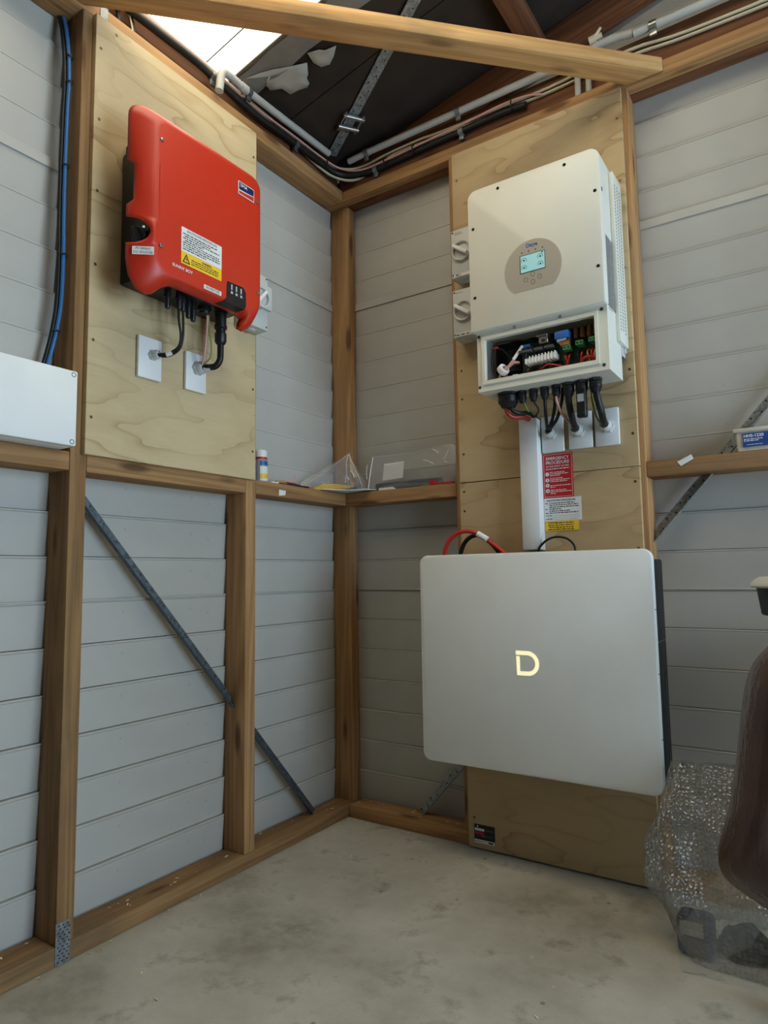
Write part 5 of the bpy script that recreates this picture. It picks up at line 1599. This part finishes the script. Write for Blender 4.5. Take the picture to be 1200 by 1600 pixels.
# ------------------------------------------------------------------ bubble wrap bag and what shows through it
def rings_bag(spec, n, seed, amp, mat, name, label):
    m = MB(); g = []
    zs = [s[0] for s in spec]
    NR = 26
    for j in range(NR + 1):
        z = zs[0] + (zs[-1] - zs[0]) * j / NR
        k = max(i for i in range(len(spec) - 1) if zs[i] <= z + 1e-9)
        t = (z - zs[k]) / (zs[k + 1] - zs[k]); t = t * t * (3 - 2 * t)
        cx, cy, hx, hy = [spec[k][i] + (spec[k + 1][i] - spec[k][i]) * t for i in range(1, 5)]
        row = []
        for i in range(n + 1):
            a = math.tau * (i % n) / n
            c, s = math.cos(a), math.sin(a)
            e = 0.75
            q = V(cx + hx * math.copysign(abs(c) ** e, c), cy + hy * math.copysign(abs(s) ** e, s), z)
            f = mnoise.noise_vector(V(q.x * 9 + seed, q.y * 9, q.z * 5)) * amp + mnoise.noise_vector(V(q.x * 26, q.y * 26 + seed, q.z * 14)) * amp * 0.4
            fold = 0.012 * math.sin(a * 9 + z * 14) * min(1, z * 6)
            q += V(f.x + c * fold, f.y + s * fold, f.z * 0.5 if j not in (0,) else 0)
            q.z = max(q.z, 0.001)
            q.y = min(q.y, -0.03)
            row.append(q)
        g.append(row)
    m.sheet(g)
    bmesh.ops.remove_doubles(m.bm, verts=m.bm.verts[:], dist=1e-5)
    m.poly([q for q in g[0][:-1]]) if False else None
    return obj(name, m, mat, None, label, 'bag', sharp=40)


rings_bag([(0.001, 1.340, -0.215, 0.150, 0.140), (0.05, 1.330, -0.215, 0.170, 0.138), (0.14, 1.320, -0.22, 0.196, 0.126), (0.20, 1.320, -0.215, 0.190, 0.110), (0.29, 1.318, -0.210, 0.162, 0.088), (0.36, 1.316, -0.205, 0.140, 0.055), (0.412, 1.308, -0.200, 0.118, 0.022)], 64, 2.0, 0.022, 'bubble', 'bubble_wrap_bag', 'clear bubble wrap bag slumped on the floor beside the battery')
m = MB()
g = []
for i in range(13):
    t = i / 12
    row = []
    for j in range(9):
        u = j / 8
        q = V(1.20 + 0.17 * t + 0.03 * u, -0.372 - 0.012 * math.sin(u * 3), 0.07 + 0.26 * t * (1 - u * 0.25) - 0.12 * u)
        row.append(crumple(q, 0.016, 18, 12))
    g.append(row)
m.sheet(g)
for v in m.bm.verts: v.co.z = max(v.co.z, 0.002)
obj('clear_film_fold', m, 'film', None, 'crumpled clear film lying against the bubble wrap bag', 'film', sharp=25)
pk = empty('blue_packet', (1.235, -0.285, 0.001), 'blue packet with pale label inside the bubble wrap bag', 'packet')
m = MB(); m.box((1.195, -0.318, 0.002), (1.275, -0.255, 0.092), 0.016, 3); obj('packet', m, 'denim', pk)
m = MB(); m.box((1.205, -0.3195, 0.052), (1.255, -0.3183, 0.082)); obj('label_patch', m, 'torn', pk)
for (bx, by, br, bh, lab) in ((1.330, -0.225, 0.060, 0.055, 'dark lumpy bundle inside the bubble wrap bag'), (1.430, -0.235, 0.055, 0.070, 'taller dark bundle at the right edge inside the bag')):
    m = MB(); m.rev((bx, by, 0.002), (0, 0, 1), [(0, br * 0.8)] + [(bh * k / 8, br * math.sqrt(max(0.02, 1 - (k / 8) ** 2.4))) for k in range(1, 9)], 26)
    for v in m.bm.verts:
        if v.co.z > 0.006:
            v.co += mnoise.noise_vector(v.co * 34) * 0.012
        v.co.z = max(v.co.z, 0.002)
    obj('dark_bundle', m, 'darkcloth', None, lab, 'bundle', sharp=70)

# ------------------------------------------------------------------ brown leather chair at the right edge
ch = empty('leather_chair', (1.66, -0.42, 0.0), 'brown leather swivel chair at the right edge', 'chair')
half = [(1.62, 0.215), (1.55, 0.222), (1.48, 0.245), (1.417, 0.277), (1.372, 0.300), (1.347, 0.317), (1.337, 0.335), (1.337, 0.36), (1.350, 0.405), (1.364, 0.456), (1.376, 0.52), (1.387, 0.59), (1.399, 0.663), (1.417, 0.715), (1.447, 0.752), (1.49, 0.80), (1.53, 0.85), (1.58, 0.895), (1.62, 0.90)]
outl = catmull([(x, 0, z) for x, z in half], 3)
full = outl + [V(3.24 - p.x, 0, p.z) for p in outl[::-1][1:-1]]
cc = V(1.62, 0, 0.55)
m = MB()
YB = -0.60
def cush(s, dep): return [m.bm.verts.new((cc.x + (p.x - cc.x) * s, YB + dep, cc.z + (p.z - cc.z) * s)) for p in full]
prof = [(s_, -0.018 - 0.080 * (1 - ((s_ - 0.74) / 0.27) ** 2)) if s_ > 0.74 else (s_, -0.098 + 0.05 * (0.74 - s_) / 0.64) for s_ in (0.1, 0.3, 0.45, 0.55, 0.64, 0.70, 0.76, 0.82, 0.87, 0.91, 0.945, 0.97)] + [(0.99, -0.006), (1.0, 0.012), (0.99, 0.026), (0.95, 0.036), (0.80, 0.042), (0.3, 0.045)]
lp = [cush(s, d_) for s, d_ in prof]
for a, b in zip(lp, lp[1:]): m.bridge(a, b)
m.bm.faces.new(lp[0]); m.bm.faces.new(lp[-1])
obj('backrest', m, 'leather', ch, sharp=80)
m = MB(); m.tube([(x, YB - 0.003, z - 0.002) for x, z in half[2:6]][::-1][1:], 0.0022, 6, 6); obj('piping', m, 'plate', ch)
m = MB(); m.box((1.46, -0.555, 0.425), (1.80, -0.13, 0.515), 0.035, 4); obj('seat', m, 'leather', ch)
m = MB(); m.box((1.60, -0.552, 0.40), (1.68, -0.52, 0.60), 0.006); m.box((1.60, -0.53, 0.385), (1.70, -0.32, 0.424), 0.006); obj('back_bracket', m, 'black', ch)
m = MB(); m.rev((1.66, -0.42, 0.10), (0, 0, 1), [(0, 0.035), (0.03, 0.034), (0.05, 0.025), (0.29, 0.025)], 16); obj('column', m, 'black', ch)
for i in range(5):
    a = math.radians(-100 + 72 * i)
    e = V(1.66 + 0.20 * math.cos(a), -0.42 + 0.20 * math.sin(a), 0.07)
    m = MB(); m.tube([(1.66, -0.42, 0.105), V(1.66, -0.42, 0.10).lerp(e, 0.5), e], 0.017, 8, 3); lg = obj('leg', m, 'black', ch)
    m = MB(); m.rev(e + V(-0.012 * math.sin(a), 0.012 * math.cos(a), -0.0445), (-math.sin(a), math.cos(a), 0), [(-0.024, 0.02), (-0.022, 0.025), (-0.004, 0.025), (-0.002, 0.02)], 14); obj('castor', m, 'black', lg)

# bench just outside the frame that carries the tub
be = empty('work_bench', (1.72, -0.22, 0.0), 'small timber bench behind the leather chair', 'bench')
m = MB(); m.box((1.456, -0.41, 0.758), (2.0, -0.04, 0.789), 0.003); obj('bench_top', m, 'pine', be)
for x, y in ((1.60, -0.085), (1.955, -0.085), (1.955, -0.37)):
    m = MB(); m.box((x, y, 0.0), (x + 0.04, y + 0.04, 0.7575), 0.002); obj('leg', m, 'pine', be)
m = MB(); m.box((1.60, -0.37, 0.70), (1.64, -0.33, 0.7575), 0.002); obj('corner_block', m, 'pine', be)
tb_ = empty('lidded_tub', (1.482, -0.27, 0.7895), 'black tub with white lid above the leather chair', 'tub')
m = MB(); m.rev((1.482, -0.27, 0.7895), (0, 0, 1), [(0, 0.066), (0.003, 0.070), (0.066, 0.078)], 32); obj('tub', m, 'tubblack', tb_)
m = MB(); m.rev((1.482, -0.27, 0.8525), (0, 0, 1), [(0, 0.0795), (0, 0.088), (0.004, 0.090), (0.012, 0.088), (0.020, 0.080), (0.025, 0.07), (0.026, 0.02)], 36); obj('lid', m, 'tubwhite', tb_)

# ------------------------------------------------------------------ timber shavings swept along the plates
m = MB()
rs_ = random.Random(21)
def chip(x, y, z):
    a = rs_.uniform(0, math.tau); L = rs_.uniform(0.002, 0.006); w = rs_.uniform(0.001, 0.0022)
    d_ = V(math.cos(a), math.sin(a), 0) * L; s_ = V(-math.sin(a), math.cos(a), 0) * w
    p = V(x, y, z)
    q = [p - d_ - s_, p + d_ - s_ + V(0, 0, 0.0015), p + d_ + s_ + V(0, 0, 0.0025), p - d_ + s_]
    m.prism(q, (0, 0, 0.0010))
for i in range(26): chip(rs_.uniform(0.004, 0.03), rs_.uniform(-1.3, 0.0), 0.0005)
for i in range(22): chip(rs_.uniform(0.02, 0.50), -rs_.uniform(0.004, 0.03), 0.0005)
for i in range(22): chip(-rs_.uniform(0.01, 0.08), rs_.uniform(-1.25, -0.02), 0.0455)
for i in range(10): chip(rs_.uniform(0.02, 0.45), rs_.uniform(0.01, 0.08), 0.0455)
for i in range(16): chip(rs_.uniform(0.05, 1.2), rs_.uniform(-1.35, -0.06), 0.0005)
obj('wood_shavings', m, 'shaving', None, 'pale wood shavings scattered along the plates and floor', 'wood shavings', kind='stuff')
